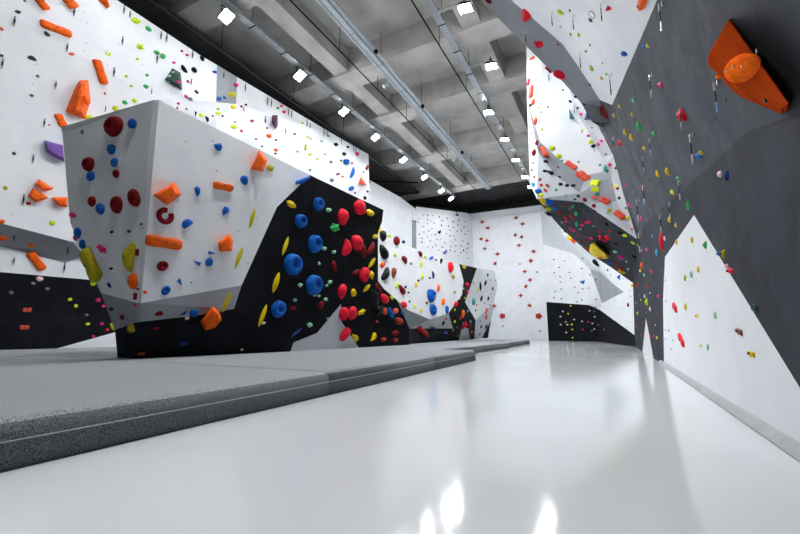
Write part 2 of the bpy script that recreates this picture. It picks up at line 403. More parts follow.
B2.facet('b2', 'white', [q1, q5, q6, q7, q4, q3, q2])
B2.facet('b2', 'pale', [q4, q7, (491, 320, 'X', -10.8), (482, 338.3, 'Z', .3), (474.5, 338.8, 'Z', .3)])
B2.facet('b2', 'black', [(491, 320, 'X', -10.8), (488, 338, 'Z', .3), (482, 338.3, 'Z', .3)])
P_ = [V(w0), V(w1), V(w2), V(q1), V(q5)]
B2.facet('bt', 'white', P_ + [P_[4] + Vector((-2, .5, -1)), P_[0] + Vector((-2.4, 0, -1))], hold=False)
B2.facet('bt', 'white', [P_[0] + Vector((-2.4, 0, -1)), P_[4] + Vector((-2, .5, -1)), Vector((-13, 40, .3)), Vector((P_[0].x - 2.4, P_[0].y, .3))], hold=False)
B2.facet('bt', 'white', [V(q5), V(q6), V(q7), V((488, 338, 'Z', .3)), Vector((-13, 40, .3)), P_[4] + Vector((-2, .5, -1))], hold=False)
boulder2 = tag(B2.build(), 'smaller far boulder of white facets with black patches beyond the big one', 'bouldering wall')

# ------------------------------------------------------------------ floor, skirting, mats
bm = bmesh.new()
vs = [bm.verts.new(p) for p in [(-30, -6, 0), (6, -6, 0), (6, 49, 0), (-30, 49, 0)]]
bm.faces.new(vs)
tag(link('floor', mesh_of('floor', bm, M['floor'])), None, None, kind='structure')
bm = bmesh.new()                                   # pale coved skirting along the right wall
for i in range(1):
    y0, y1 = 1.2, 13.2
    prof = [(X1 + .02, 0.0), (X1 - .07, 0.0), (X1 - .07, .015), (X1 - .02, .07), (X1 + .02, .09)]
    A = [bm.verts.new((x, y0, z)) for x, z in prof]; Bv = [bm.verts.new((x, y1, z)) for x, z in prof]
    for k in range(len(prof)): bm.faces.new((A[k], A[(k + 1) % 5], Bv[(k + 1) % 5], Bv[k]))
    bm.faces.new(A[::-1]); bm.faces.new(Bv)
tag(link('baseboard_right', mesh_of('baseboard_right', bm, M['mesh_skirt'])), None, None, kind='structure')

def mat_pad(poly, z0, z1, label, seams=True, r=0.1):
    """crash mat: poly runs round the outline, its first edge is the aisle side"""
    bm = bmesh.new()
    n = len(poly)
    lo = [bm.verts.new((x, y, z0)) for x, y in poly]
    cx = sum(p[0] for p in poly) / n; cy = sum(p[1] for p in poly) / n
    rings = [lo]
    for a in range(0, 5):
        t = a / 4 * PI / 2
        ins = r * (1 - math.cos(t)); z = z1 - r + r * math.sin(t)
        ring = []
        for (x, y) in poly:
            d = Vector((cx - x, cy - y)).normalized()
            ring.append(bm.verts.new((x + d.x * ins * 1.3, y + d.y * ins * 1.3, z)))
        rings.append(ring)
    for A, B in zip(rings, rings[1:]):
        for k in range(n):
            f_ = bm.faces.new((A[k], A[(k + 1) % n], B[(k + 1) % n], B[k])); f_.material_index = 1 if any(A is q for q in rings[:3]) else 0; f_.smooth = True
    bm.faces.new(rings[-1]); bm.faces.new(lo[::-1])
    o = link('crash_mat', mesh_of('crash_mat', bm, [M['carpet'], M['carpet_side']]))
    tag(o, label, 'crash mat', 'crash mats around the boulders')
    zs = z0 + (z1 - z0) * 0.56
    bm = bmesh.new()
    p0, p1, p2 = poly[0], poly[1], poly[2]
    d = Vector((p1[0] - p0[0], p1[1] - p0[1])).normalized(); nn = Vector((d.y, -d.x)) * .003
    if nn.dot(Vector((p0[0] - cx, p0[1] - cy))) < 0: nn = -nn
    tube_bm(bm, [(p0[0] + nn.x, p0[1] + nn.y, zs), (p1[0] + nn.x, p1[1] + nn.y, zs)], .0045, 6)
    link('piping', mesh_of('piping', bm, M['thread']), o)
    return o
def mx(y): return -3.22 - 0.047 * (y - 1.1)         # the long aisle edge of the mats
zt = .3
def pad(y0, y1, xl, label): return mat_pad([(mx(y0), y0), (mx(y1), y1), (xl, y1), (xl, y0)], 0, zt, label)
pad(-4.0, 4.35, -10.6, 'nearest long grey carpeted crash mat beside the white floor')
pad(4.37, 8.3, -10.6, 'grey crash mat just in front of the big boulder')
pad(8.32, 11.75, -10.6, 'grey crash mat whose corner juts into the aisle beyond the big boulder')
def pad2(poly, label): return mat_pad(poly, 0, zt, label)
pad2([(-4.95, 11.8), (-5.15, 22.5), (-10.6, 22.5), (-10.6, 11.8)], 'grey crash mat along the foot of the far boulder')
pad2([(-5.3, 22.55), (-5.75, 31.5), (-10.6, 31.5), (-10.6, 22.55)], 'farthest grey crash mat ending short of the white end wall')
pad2([(-10.64, -4.0), (-10.64, 33.5), (-16.15, 33.5), (-16.15, -4.0)], 'grey crash mat lying behind the big boulder at the tall white wall')

# ------------------------------------------------------------------ ceiling: slab, deep cross beams, long beams
BZ, SZ = 15.85, 17.3
def struct_box(name, c, sz, mat):
    bm = bmesh.new(); box_bm(bm, c, sz)
    return tag(link(name, mesh_of(name, bm, M[mat])), None, None, kind='structure')
struct_box('ceiling', (-12, 20, SZ + .15), (38, 58, .3), 'concrete')
for y in (3.2, 10.6, 18.05, 23.1, 30.5, 38.8):
    w = 1.42
    struct_box('trim_beam', (-12, y, (BZ + SZ) / 2), (38, w, SZ - BZ), 'concrete')
for x in (-26.0, -20.0, -13.2, -5.2, 2.0):
    struct_box('trim_rib', (x, 15.2, (BZ + SZ) / 2 + .06), (.95, 48.4, SZ - BZ - .12), 'concrete')
# dark-coloured slabs: lamp falloff above the long wall modelled as a box; dark far end
struct_box('trim_unlit_shade_slab', (-22.5, 17, 15.6), (10.6, 40, .1), 'concrete_dark')
struct_box('trim_dark_end', (-12, 44.4, 16.9), (38, 9.2, .12), 'concrete_dark')
struct_box('wall_dark_end', (-12, 49.1, 8.6), (38, .2, 17), 'concrete_dark')

# ------------------------------------------------------------------ lamps: square floodlights on brackets
ORD = ['nearest', 'second', 'third', 'fourth', 'fifth', 'sixth', 'seventh', 'eighth', 'ninth']
def flood(x, y, z, label, tilt, glass='lamp', arm=0, visor=.24, size=.52, tray_z=15.35):
    r = bpy.data.objects.new('floodlight', None); COL.objects.link(r); r.location = (x, y, z)
    tag(r, label, 'lamp', 'floodlights under the hall ceiling')
    rot = Matrix.Rotation(tilt, 4, 'Y')
    bm = bmesh.new()
    for v in box_bm(bm, (0, 0, .05), (size, size, .1)): v.co = rot @ v.co
    link('housing', mesh_of('housing', bm, M['iron']), r)
    bm = bmesh.new()
    for v in box_bm(bm, (0, 0, -.011), (size * .92, size * .92, .018)): v.co = rot @ v.co
    link('lamp_glass', mesh_of('lamp_glass', bm, M[glass]), r)
    bm = bmesh.new()
    h = tray_z - z
    tube_bm(bm, [(0, -size * .56, .05), (0, -size * .56, h), (0, size * .56, h), (0, size * .56, .05)], .022, 6)
    link('bracket', mesh_of('bracket', bm, M['iron']), r)
    if visor:
        bm = bmesh.new()
        for v in box_bm(bm, (-size * .54, 0, .1 - visor / 2), (.02, size * 1.06, visor)): v.co = rot @ v.co
        link('visor', mesh_of('visor', bm, M['iron']), r)
    if arm:
        bm = bmesh.new(); box_bm(bm, (-arm / 2, 0, h + .02), (arm, .12, .05))
        link('arm', mesh_of('arm', bm, M['steel_dull']), r)
    return r
XL, XR = -14.5, -6.2
ly = [10.48, 15.31, 19.46, 23.38, 27.81, 32.03, 36.1, 38.83]
for i, y in enumerate(ly):
    flood(XL, y, 15.0, 'bright floodlight under the left cable tray, %s from the camera' % ORD[i] if i else 'bright floodlight under the left cable tray, nearest of that row', math.radians(-30))
ry = [(-4.76, 15.15), (-4.8, 19.55), (-6.2, 23.96), (-6.17, 28.14), (-6.24, 32.23), (-6.31, 36.36), (-6.29, 39.27)]
for i, (x, y) in enumerate(ry):
    flood(x, y, 15.0, ('glaring floodlight of the right row, %s from the camera' % ORD[i]) if i else 'glaring floodlight of the right row, at the picture top edge', math.radians(10), 'lamp_hot' if i < 3 else 'lamp_far', 1.3 if i < 2 else 0, .27)
# the row goes on over the near aisle, above the picture
for i, (x, y) in enumerate([(-4.7, 10.9), (-4.7, 6.6), (-4.7, 2.4)]):
    flood(x, y, 15.0, 'floodlight of the right row above the near aisle, %s overhead' % ORD[i], math.radians(12), 'lamp_hot', 1.3, .27)
flood(XL, 6.2, 15.0, 'floodlight under the left cable tray before the nearest one in view', math.radians(-30))

def long_run(name, x, z, y0, y1, parts, label, cat, group=None):
    r = bpy.data.objects.new(name, None); COL.objects.link(r); r.location = (x, y0, z)
    tag(r, label, cat, group)
    for pn, mat, kind, args in parts:
        bm = bmesh.new()
        if kind == 'box':
            dx, dz, sx, sz_ = args
            box_bm(bm, (dx, (y1 - y0) / 2, dz), (sx, y1 - y0, sz_))
        elif kind == 'u':
            dx, dz, sx, sz_ = args
            th = .02
            pr = [(-sx / 2, sz_), (-sx / 2, 0), (sx / 2, 0), (sx / 2, sz_), (sx / 2 - th, sz_), (sx / 2 - th, th), (-sx / 2 + th, th), (-sx / 2 + th, sz_)]
            A = [bm.verts.new((dx + a, 0, dz + c)) for a, c in pr]; B = [bm.verts.new((dx + a, y1 - y0, dz + c)) for a, c in pr]
            for k in range(8): bm.faces.new((A[k], A[(k + 1) % 8], B[(k + 1) % 8], B[k]))
            bm.faces.new((A[0], A[1], A[6], A[7])); bm.faces.new((A[1], A[2], A[5], A[6])); bm.faces.new((A[2], A[3], A[4], A[5]))
            bm.faces.new((B[0], B[1], B[6], B[7])); bm.faces.new((B[1], B[2], B[5], B[6])); bm.faces.new((B[2], B[3], B[4], B[5]))
        elif kind == 'pipe':
            dx, dz, rad = args
            tube_bm(bm, [(dx, 0, dz), (dx, y1 - y0, dz)], rad, 12)
        elif kind == 'rod':
            dx, dy, dz0, dz1, rad = args
            tube_bm(bm, [(dx, dy, dz0), (dx, dy, dz1)], rad, 6)
        elif kind == 'band':
            dx, dy, dz, sx, sz_ = args
            box_bm(bm, (dx, dy, dz), (sx, .05, sz_))
        link(pn, mesh_of(pn, bm, M[mat], smooth=kind == 'pipe'), r)
    return r
def rods(y0, y1, step, z, first=0.6, x=0):
    out, y = [], first
    while y < y1 - y0 - .3:
        out.append(('hanging_rod', 'iron', 'rod', (x, y, 0.0, SZ - z, .014))); y += step
    return out
def bands(y0, y1, step, dz, sx, sz_, mat='iron', first=1.4):
    out, y = [], first
    while y < y1 - y0:
        out.append(('clamp', mat, 'band', (0, y, dz, sx, sz_))); y += step
    return out
tz = 15.4
long_run('cable_tray', XL + .12, tz, 2.0, 39.5, [('channel', 'steel_dull', 'u', (0, 0, .38, .1))] + rods(2, 39.5, 4.2, tz, 1.2, .2) + bands(2, 39.5, 2.1, -.012, .46, .02),
         'pale steel cable tray carrying the left row of floodlights', 'cable tray', 'cable trays')
long_run('cable_tray', XR - .05, tz, 2.0, 40.0, [('channel', 'steel_dull', 'u', (0, 0, .34, .1))] + rods(2, 40, 4.2, tz, 1.9, -.18) + bands(2, 40, 2.1, -.012, .42, .02),
         'pale steel cable tray carrying the right row of floodlights', 'cable tray', 'cable trays')
# silver service duct with two bright pipes on it
dz = 15.0
dparts = [('duct_body', 'steel', 'box', (0, .16, .34, .26)), ('pipe', 'steel', 'pipe', (.27, .2, .1)), ('pipe', 'steel', 'pipe', (-.2, .08, .06)), ('side_rail', 'steel_dull', 'box', (-.1, .02, .05, .03))]
dparts += bands(2, 38.2, 2.6, .03, .62, .03, 'steel_dull', 1.7) + [('hanging_rod', 'iron', 'rod', (-.1, y, .2, SZ - dz, .014)) for y in (3.5, 9, 15, 20.3, 25.6, 30.9)]
long_run('service_duct', -10.15, dz, 2.0, 38.0, dparts, 'bright silver service duct running the length of the ceiling', 'duct')
# small spot heads clipped to the duct
def spot_head(y, side, label, dark):
    r = bpy.data.objects.new('spotlight', None); COL.objects.link(r); r.location = (-10.15 + side * .45, y, 14.95)
    tag(r, label, 'spotlight', 'small spotlights on the silver duct')
    bm = bmesh.new(); tube_bm(bm, [(-side * .28, 0, .22), (0, 0, .2), (0, 0, 0)], .03, 8)
    link('arm', mesh_of('arm', bm, M['steel']), r)
    bm = bmesh.new(); tube_bm(bm, [(0, .02, .05), (side * .1, -.16, -.14), (side * .12, -.19, -.17)], [.09, .12, .1], 14)
    link('head', mesh_of('head', bm, M['iron' if dark else 'steel']), r)
for y, sd, lb, dk in [(15.6, 1, 'black spotlight head on the near stretch of the silver duct', True), (18.3, -1, 'silver spotlight head left of the duct at the second beam', False),
                      (21.2, 1, 'small black spotlight head right of the duct past the second beam', True), (28.6, 1, 'tiny black spotlight head right of the duct near the third beam', True),
                      (29.6, -1, 'silver spotlight head left of the duct in its far half', False), (36.2, 1, 'spotlight head at the far end of the silver duct', False)]:
    spot_head(y, sd, lb, dk)
# thin conduits on threaded rods
def conduit(xz, y0, y1, label, mat, step, first):
    x, z = xz
    parts = [('tube', mat, 'pipe', (0, 0, .035))] + rods(y0, y1, step, z, first)
    long_run('conduit', x, z, y0, y1, parts, label, 'conduit', 'thin ceiling conduits')
p = pt(290, 0, 'Z', 15.0); conduit((p.x, 15.0), 3, 38, 'thin dark conduit between the left tray and the silver duct', 'iron', 3.75, 4.2)
p = pt(262, 80, 'Z', 14.9); conduit((p.x, 14.9), 3, 30, 'thin grey conduit along the top of the tall left wall', 'pipe_grey', 5.2, 3.6)
conduit((XR - .55, 15.1), 3, 38, 'thin brownish conduit between the duct and the right lamps', 'iron', 4.2, 5.5)
# black roof trusses over the far left corner
def truss(x0, y0, x1, y1, z, label):
    r = bpy.data.objects.new('roof_truss', None); COL.objects.link(r); r.location = (x0, y0, z)
    tag(r, label, 'truss', 'black trusses in the far corner')
    d = Vector((x1 - x0, y1 - y0, 0)); n = 6; hh = 1.1
    bm = bmesh.new(); tube_bm(bm, [Vector((0, 0, 0)), d], .07, 6); link('bottom_chord', mesh_of('bottom_chord', bm, M['iron']), r)
    bm = bmesh.new(); tube_bm(bm, [Vector((0, 0, hh)), d + Vector((0, 0, hh))], .07, 6); link('top_chord', mesh_of('top_chord', bm, M['iron']), r)
    pts = [d * (k / (2 * n)) + Vector((0, 0, hh if k % 2 else 0)) for k in range(2 * n + 1)]
    bm = bmesh.new(); tube_bm(bm, pts, .045, 6); link('web', mesh_of('web', bm, M['iron']), r)
truss(-21.5, 29.0, -15.6, 33.0, 13.9, 'nearer black steel truss over the far left corner')
truss(-22.0, 37.0, -15.0, 42.5, 14.2, 'farther black steel truss over the far left corner')
truss(-14.2, 43.5, -5.0, 43.5, 14.6, 'long black truss above the white end wall')

# ------------------------------------------------------------------ climbing holds: unit shapes, x along the hold, y across, z out of the wall
def hemi(fn, sub=3, flat=False):
    bm = bmesh.new()
    bmesh.ops.create_icosphere(bm, subdivisions=sub, radius=1.0)
    for v in bm.verts:
        c = v.co.copy()
        v.co = fn(c)
    return bm
def s_blob(sd):
    o = Vector((sd * 7.3, sd * 1.7, 0))
    def fn(c):
        k = 1 + .16 * noise.noise(c * 1.1 + o)
        x, y, z = c * k
        z = max(z, -.12)
        x *= 1 + .12 * y * (1 if sd % 2 else -1)
        return Vector((x, y, z ** .8 if z > 0 else z))
    return hemi(fn), True
def s_bean(sd):
    b = .38 if sd % 2 else -.38
    def fn(c):
        x, y, z = c
        return Vector((x, y * .78 + b * (x * x - .4), max(z, -.12) * (1 - .25 * x * x)))
    return hemi(fn), True
def s_half(sd):
    def fn(c):
        x, y, z = c
        y2 = max(y, -.25) * 1.45 - .5
        return Vector((x, y2, max(z, -.12) * (1 - .35 * max(y, 0))))
    return hemi(fn), True
def s_bowl(sd):
    bm = bmesh.new()
    prof = [(0, .30), (.14, .31), (.24, .42), (.33, .66), (.42, .86), (.55, .97), (.70, .94), (.85, .75), (.95, .45), (1.0, .1), (.99, -.1)]
    n = 28; hx, hy = (.22, -.12) if sd % 2 else (.05, .2)
    rings = []
    for r, z in prof:
        k = max(0, 1 - r / .95)
        if r == 0: rings.append([bm.verts.new((hx, hy, z))]); continue
        rings.append([bm.verts.new((hx * k ** .6 + r * math.cos(2 * PI * i / n), hy * k ** .6 + r * math.sin(2 * PI * i / n), z)) for i in range(n)])
    for A, B in zip(rings, rings[1:]):
        for i in range(n):
            if len(A) == 1: bm.faces.new((A[0], B[i], B[(i + 1) % n]))
            else: bm.faces.new((A[i], B[i], B[(i + 1) % n], A[(i + 1) % n]))
    bm.faces.new(rings[-1][::-1])
    return bm, True
def s_ring(sd):
    bm = bmesh.new()
    pts = []
    for i in range(25):
        a = math.radians(68 + i * 318 / 24)
        pts.append((.68 * math.cos(a), .68 * math.sin(a), .2))
    tube_bm(bm, pts, .31, 10)
    return bm, True
def s_loop(sd):
    bm = bmesh.new()
    tube_bm(bm, [(.9 * math.cos(a), .9 * math.sin(a), .25 + .2 * math.cos(a)) for a in [2 * PI * i / 28 for i in range(28)]], .1, 8, closed=True)
    return bm, True
def s_bar(sd):
    bm = bmesh.new(); n = 14
    rings = []
    for x, k in [(-1, .55), (-.97, .8), (-.85, .98), (-.4, 1), (0, .9), (.4, 1), (.85, .98), (.97, .8), (1, .55)]:
        ring = []
        for i in range(n + 1):
            a = PI * i / n
            cy = math.cos(a); cz = math.sin(a)
            sgn = 1 if cy > 0 else -1
            ring.append(bm.verts.new((x + (.04 * cz if abs(x) > .9 else 0), sgn * abs(cy) ** .6 * k, (cz ** .6 if cz > 0 else 0) * k - .05)))
        rings.append(ring)
    for A, B in zip(rings, rings[1:]):
        for i in range(n): bm.faces.new((A[i], B[i], B[i + 1], A[i + 1]))
        bm.faces.new((A[n], B[n], B[0], A[0]))
    bm.faces.new(rings[0]); bm.faces.new(rings[-1][::-1])
    return bm, True
def s_spindle(sd):
    bm = bmesh.new(); rings = []
    for k in range(11):
        x = -1 + k * .2
        w = max(.06, (1 - x * x) ** .7)
        rings.append([bm.verts.new(q) for q in ((x, -w, -.08), (x, -w * .55, .55 * w), (x, .1 * w, .9 * w), (x, w * .7, .45 * w), (x, w, -.08))])
    for A, B in zip(rings, rings[1:]):
        for i in range(5): bm.faces.new((A[i], B[i], B[(i + 1) % 5], A[(i + 1) % 5]))
    bm.faces.new(rings[0]); bm.faces.new(rings[-1][::-1])
    return bm, False
def pyramid(base, tops, h=1.0):
    bm = bmesh.new(); n = len(base)
    A = [bm.verts.new((x, y, -.06)) for x, y in base]
    B = [bm.verts.new((x, y, h)) for x, y in tops]
    for i in range(n):
        j = (i + 1) % n
        bm.faces.new((A[i], A[j], B[j], B[i]))
    bm.faces.new(B); bm.faces.new(A[::-1])
    es = [e for e in bm.edges if all(v.co.z > -.01 for v in e.verts) or abs(e.verts[0].co.z - e.verts[1].co.z) > .1]
    bmesh.ops.bevel(bm, geom=es, offset=.05, segments=2, affect='EDGES', profile=.6)
    return bm
def s_tri(sd):
    return pyramid([(-1, -.9), (1, -.9), (.9 if sd % 2 else -.9, 1)], [(-.05, -.45), (.4, -.45), (.38, .1)] if sd % 2 else [(-.4, -.45), (.05, -.45), (-.38, .1)]), False
def s_wedge(sd):
    b = [(-1, -.25), (-.15, -1), (.85, -.75), (1, .35), (.35, 1)]
    t = [(-.25, -.1), (0, -.45), (.45, -.35), (.5, .1), (.25, .3)]
    if sd % 2: b = [(x, -y) for x, y in b][::-1]; t = [(x, -y) for x, y in t][::-1]
    return pyramid(b, t, .85), False
def s_pent(sd):
    b = [(-1, -.8), (.75, -.95), (1, .2), (.5, 1), (-.9, .45)]
    t = [(-.55, -.4), (.4, -.5), (.5, .1), (.25, .5), (-.45, .25)]
    return pyramid(b, t, .9), False
def s_crystal(sd):
    rnd = random.Random(sd)
    def fn(c):
        k = rnd.uniform(.8, 1.12)
        return Vector((c.x * k, c.y * k, max(c.z * k, -.1)))
    return hemi(fn, 2), False
def s_cluster(sd):
    rnd = random.Random(sd)
    cs = [Vector((math.cos(a), math.sin(a), .5)).normalized() for a in [sd + i * 1.25 for i in range(5)]] + [Vector((.1, 0, 1)).normalized()]
    def fn(c):
        k = .62 + .42 * max(math.exp(-((c - q).length / .42) ** 2) for q in cs)
        return Vector((c.x * k, c.y * k, max(c.z * k, -.1)))
    return hemi(fn, 4), True
def s_star(sd):
    bm = bmesh.new(); n = 8
    rnd = random.Random(sd); pts = []
    for i in range(n):
        a = 2 * PI * i / n + .3 * sd; r = (1.0 if i % 2 == 0 else .48) * rnd.uniform(.85, 1.05)
        pts.append((r * math.cos(a), r * math.sin(a)))
    A = [bm.verts.new((x, y, -.05)) for x, y in pts]; B = [bm.verts.new((x * .75, y * .75, .6)) for x, y in pts]
    for i in range(n): bm.faces.new((A[i], A[(i + 1) % n], B[(i + 1) % n], B[i]))
    c = bm.verts.new((0, 0, 1))
    for i in range(n): bm.faces.new((B[i], B[(i + 1) % n], c))
    bm.faces.new(A[::-1])
    return bm, False
def s_cone(sd):
    bm = bmesh.new(); n = 20; rings = []
    for r, z in [(1, -.06), (1, .1), (.8, .5), (.5, 1.1), (.22, 1.5), (.1, 1.58)]:
        rings.append([bm.verts.new((r * math.cos(2 * PI * i / n) - .12 * z, r * math.sin(2 * PI * i / n) - .1 * z, z)) for i in range(n)])
    for A, B in zip(rings, rings[1:]):
        for i in range(n): bm.faces.new((A[i], A[(i + 1) % n], B[(i + 1) % n], B[i]))
    bm.faces.new(rings[0][::-1]); bm.faces.new(rings[-1])
    return bm, True
def s_crimp(sd):
    bm = bmesh.new(); rings = []
    for k in range(9):
        x = -1 + k * .25; w = .75 + .25 * abs(x) - (.35 if abs(x) == 1 else 0)
        rings.append([bm.verts.new(q) for q in ((x, -w, -.06), (x, -w * .8, .35), (x, .2, .85), (x, w * .8, .8), (x, w, .5), (x, w, -.06))])
    for A, B in zip(rings, rings[1:]):
        for i in range(6): bm.faces.new((A[i], B[i], B[(i + 1) % 6], A[(i + 1) % 6]))
    bm.faces.new(rings[0]); bm.faces.new(rings[-1][::-1])
    return bm, False
def s_dome(sd):
    def fn(c):
        return Vector((c.x, c.y, max(c.z, -.1)))
    return hemi(fn, 4), True
SHAPES = dict(dome=(s_dome, 'dome', .75), blob=(s_blob, 'rounded', .75), bean=(s_bean, 'curved', .7), half=(s_half, 'half-moon', .7), bowl=(s_bowl, 'pocketed', .75), ring=(s_ring, 'open-ring', .5), loop=(s_loop, 'loop', .6),
              bar=(s_bar, 'bar', .75), spindle=(s_spindle, 'spindle', .8), tri=(s_tri, 'triangular', .6), wedge=(s_wedge, 'wedge', .75), pent=(s_pent, 'five-sided', .6), crystal=(s_crystal, 'chunky', .7),
              cluster=(s_cluster, 'knobbly', .8), star=(s_star, 'star-shaped', .6), cone=(s_cone, 'cone', .8), crimp=(s_crimp, 'ledge', .8))
MESHES = {}
def hold_mesh(shape, sd, col):
    k = (shape, sd, col)
    if k not in MESHES:
        bm, sm = SHAPES[shape][0](sd)
        MESHES[k] = mesh_of('hold_' + shape, bm, HM[col], smooth=sm)
    return MESHES[k]
def unit_bolt():
    bm = bmesh.new()
    bmesh.ops.create_cone(bm, cap_ends=True, segments=12, radius1=1, radius2=.9, depth=1.2)
    return mesh_of('bolt', bm, M['bolt'], smooth=False)
BOLT = unit_bolt()

BVH = BVHTree.FromPolygons(FAC_V, FAC_F, all_triangles=True)
def hit(x, y):
    d = ray(x, y).normalized()
    loc, n, i, dist = BVH.ray_cast(EYEP, d)
    if loc is None: return None
    if n.dot(d) > 0: n = -n
    return loc, n.normalized(), FAC_S[i]
def frame(P, n):
    v = Vector((0, 0, 1)) - n * n.z
    if v.length < .05: v = Vector((0, 1, 0)) - n * n.y
    v.normalize(); u = v.cross(n); u.normalize()
    x0, y0 = proj(P); e = .02
    xu, yu = proj(P + u * e); xv, yv = proj(P + v * e)
    return u, v, ((xu - x0) / e, (y0 - yu) / e, (xv - x0) / e, (y0 - yv) / e)
ITEMS = []          # everything that needs its label worked out
SURF = dict(lw='tall left wall', lb="tall left wall's black foot", ll='far left wall', fl='speckled far-left wall', fw='white end wall', fr='white far-right corner wall', bp='low black corner panel',
            p1="right wall's white triangle", d2="right wall's lower charcoal face", d1='charcoal overhang', dc='dark strip beside white triangle', g1="overhang's grey rim", w1='bright upper right wall',
            w3='narrow white column', w4='recessed white facet', w2='white facet under overhang', g2='grey facet under overhang', w5='pale band under overhang', d3='dark lead-wall underside',
            be="boulder's shaded end", bw="big boulder's white face", bb="big boulder's black face", b2='far boulder')
def place(x, y, Lp, Wp, ang, col, shape, label=None, dep=1.0, short=None):
    h = hit(x, y)
    if h is None: return None
    P, n, surf = h
    u, v, (a, c, b_, d_) = frame(P, n)         # pixel = (a du + b dv, c du + d dv)
    det = a * d_ - b_ * c
    if abs(det) < 1e-6: return None
    def inv(px, py): return ((d_ * px - b_ * py) / det, (-c * px + a * py) / det)
    ca, sa = math.cos(math.radians(ang)), math.sin(math.radians(ang))
    m = inv(ca * Lp / 2, sa * Lp / 2)
    ml = math.hypot(*m); m = (m[0] / ml, m[1] / ml)
    q = (-m[1], m[0])
    qp = (a * q[0] + b_ * q[1], c * q[0] + d_ * q[1])
    cr = max(1e-3, abs(-sa * qp[0] + ca * qp[1]))
    wl = (Wp / 2) / cr
    r = Wp / Lp
    dist = (P - EYEP).length
    cap = 1.35 if surf in ('p1', 'd2') else 1.75
    ml = min(ml, Lp * dist / (2 * FOC) * cap); wl = min(wl, Wp * dist / (2 * FOC) * cap)
    ml = min(ml, wl * 2.4 / max(r, .12)) if ml > wl * 2.4 / max(r, .12) else ml
    wl = min(wl, ml * 1.5)
    wl = max(wl, ml * .14)
    if abs(n.dot((P - EYEP).normalized())) < .19: ml *= .78; wl *= .72; dep *= .8
    if surf == 'be' and shape == 'bowl': ml *= .9; wl *= .88; dep *= .8
    dep_f = SHAPES[shape][2] * dep * (min(ml, wl) * .6 + math.sqrt(ml * wl) * .4)
    M3 = Matrix(((u * m[0] + v * m[1]), (u * q[0] + v * q[1]), n)).transposed()
    if M3.determinant() < 0: M3 = Matrix(((u * m[0] + v * m[1]), -(u * q[0] + v * q[1]), n)).transposed()
    sd = (int(x * 3 + y * 7) % 3) if shape in ('blob', 'crystal', 'cluster', 'star') else int(x + y) % 2
    o = link('climbing_hold', hold_mesh(shape, sd, col))
    o.matrix_world = Matrix.Translation(P - n * .004) @ M3.to_4x4() @ Matrix.Diagonal((ml, wl, dep_f, 1))
    if Lp >= 8 and Wp >= 5 and shape in ('blob', 'bean', 'bar', 'wedge', 'pent', 'bowl', 'half', 'crimp'):
        zt_ = dict(bowl=.33, wedge=.85, pent=.9, crimp=.86).get(shape, .97)
        px, py = {'bowl': ((.22, -.12) if sd % 2 else (.05, .2)), 'wedge': (.2, -.05 if not sd % 2 else .05), 'half': (0, -.1), 'crimp': (0, .35), 'pent': (.05, 0), 'bean': (0, -.1)}.get(shape, (0, 0))
        if shape == 'half': zt_ = .93
        if shape == 'bean': py = (.38 if sd % 2 else -.38) * -.4
        bo = link('bolt', BOLT, o)
        rb = max(.012, min(ml, wl) * .11)
        bo.matrix_local = Matrix.Translation((px, py, zt_)) @ Matrix.Diagonal((rb / ml, rb / wl, .03 / max(dep_f, .03) * .6, 1))
    if shape == 'dome':
        for bx, by in ((-.45, .25), (.05, .35), (.5, .1)):
            bo = link('bolt', BOLT, o); zz = math.sqrt(1 - bx * bx - by * by)
            bo.matrix_local = Matrix.Translation((bx, by, zz)) @ Matrix.Diagonal((.011 / ml, .011 / wl, .004 / dep_f, 1))
    o['category'] = 'climbing hold'
    o['group'] = 'climbing holds on the ' + SURF[surf]
    size = max(Lp, Wp)
    sz = 'tiny ' if size < 3.2 else 'small ' if size < 7 else '' if size < 13 else 'large '
    word = SHAPES[shape][1]
    ITEMS.append(dict(o=o, x=x, y=y, s=surf, base=f'{sz}{CN[col]} {word} hold', on=SURF[surf], short=short or f'{sz if sz == "large " else ""}{CN[col]} {word} hold', size=size, label=label, area=Lp * Wp))
    return o
def holds(text):
    for ln in text.strip().splitlines():
        for item in ln.split(';'):
            item = item.strip()
            if not item: continue
            lab = None
            if '|' in item: item, lab = [t.strip() for t in item.split('|')]
            t = item.split()
            place(float(t[0]), float(t[1]), float(t[2]), float(t[3]), float(t[4]), t[5], t[6], lab, float(t[7]) if len(t) > 7 else 1.0)

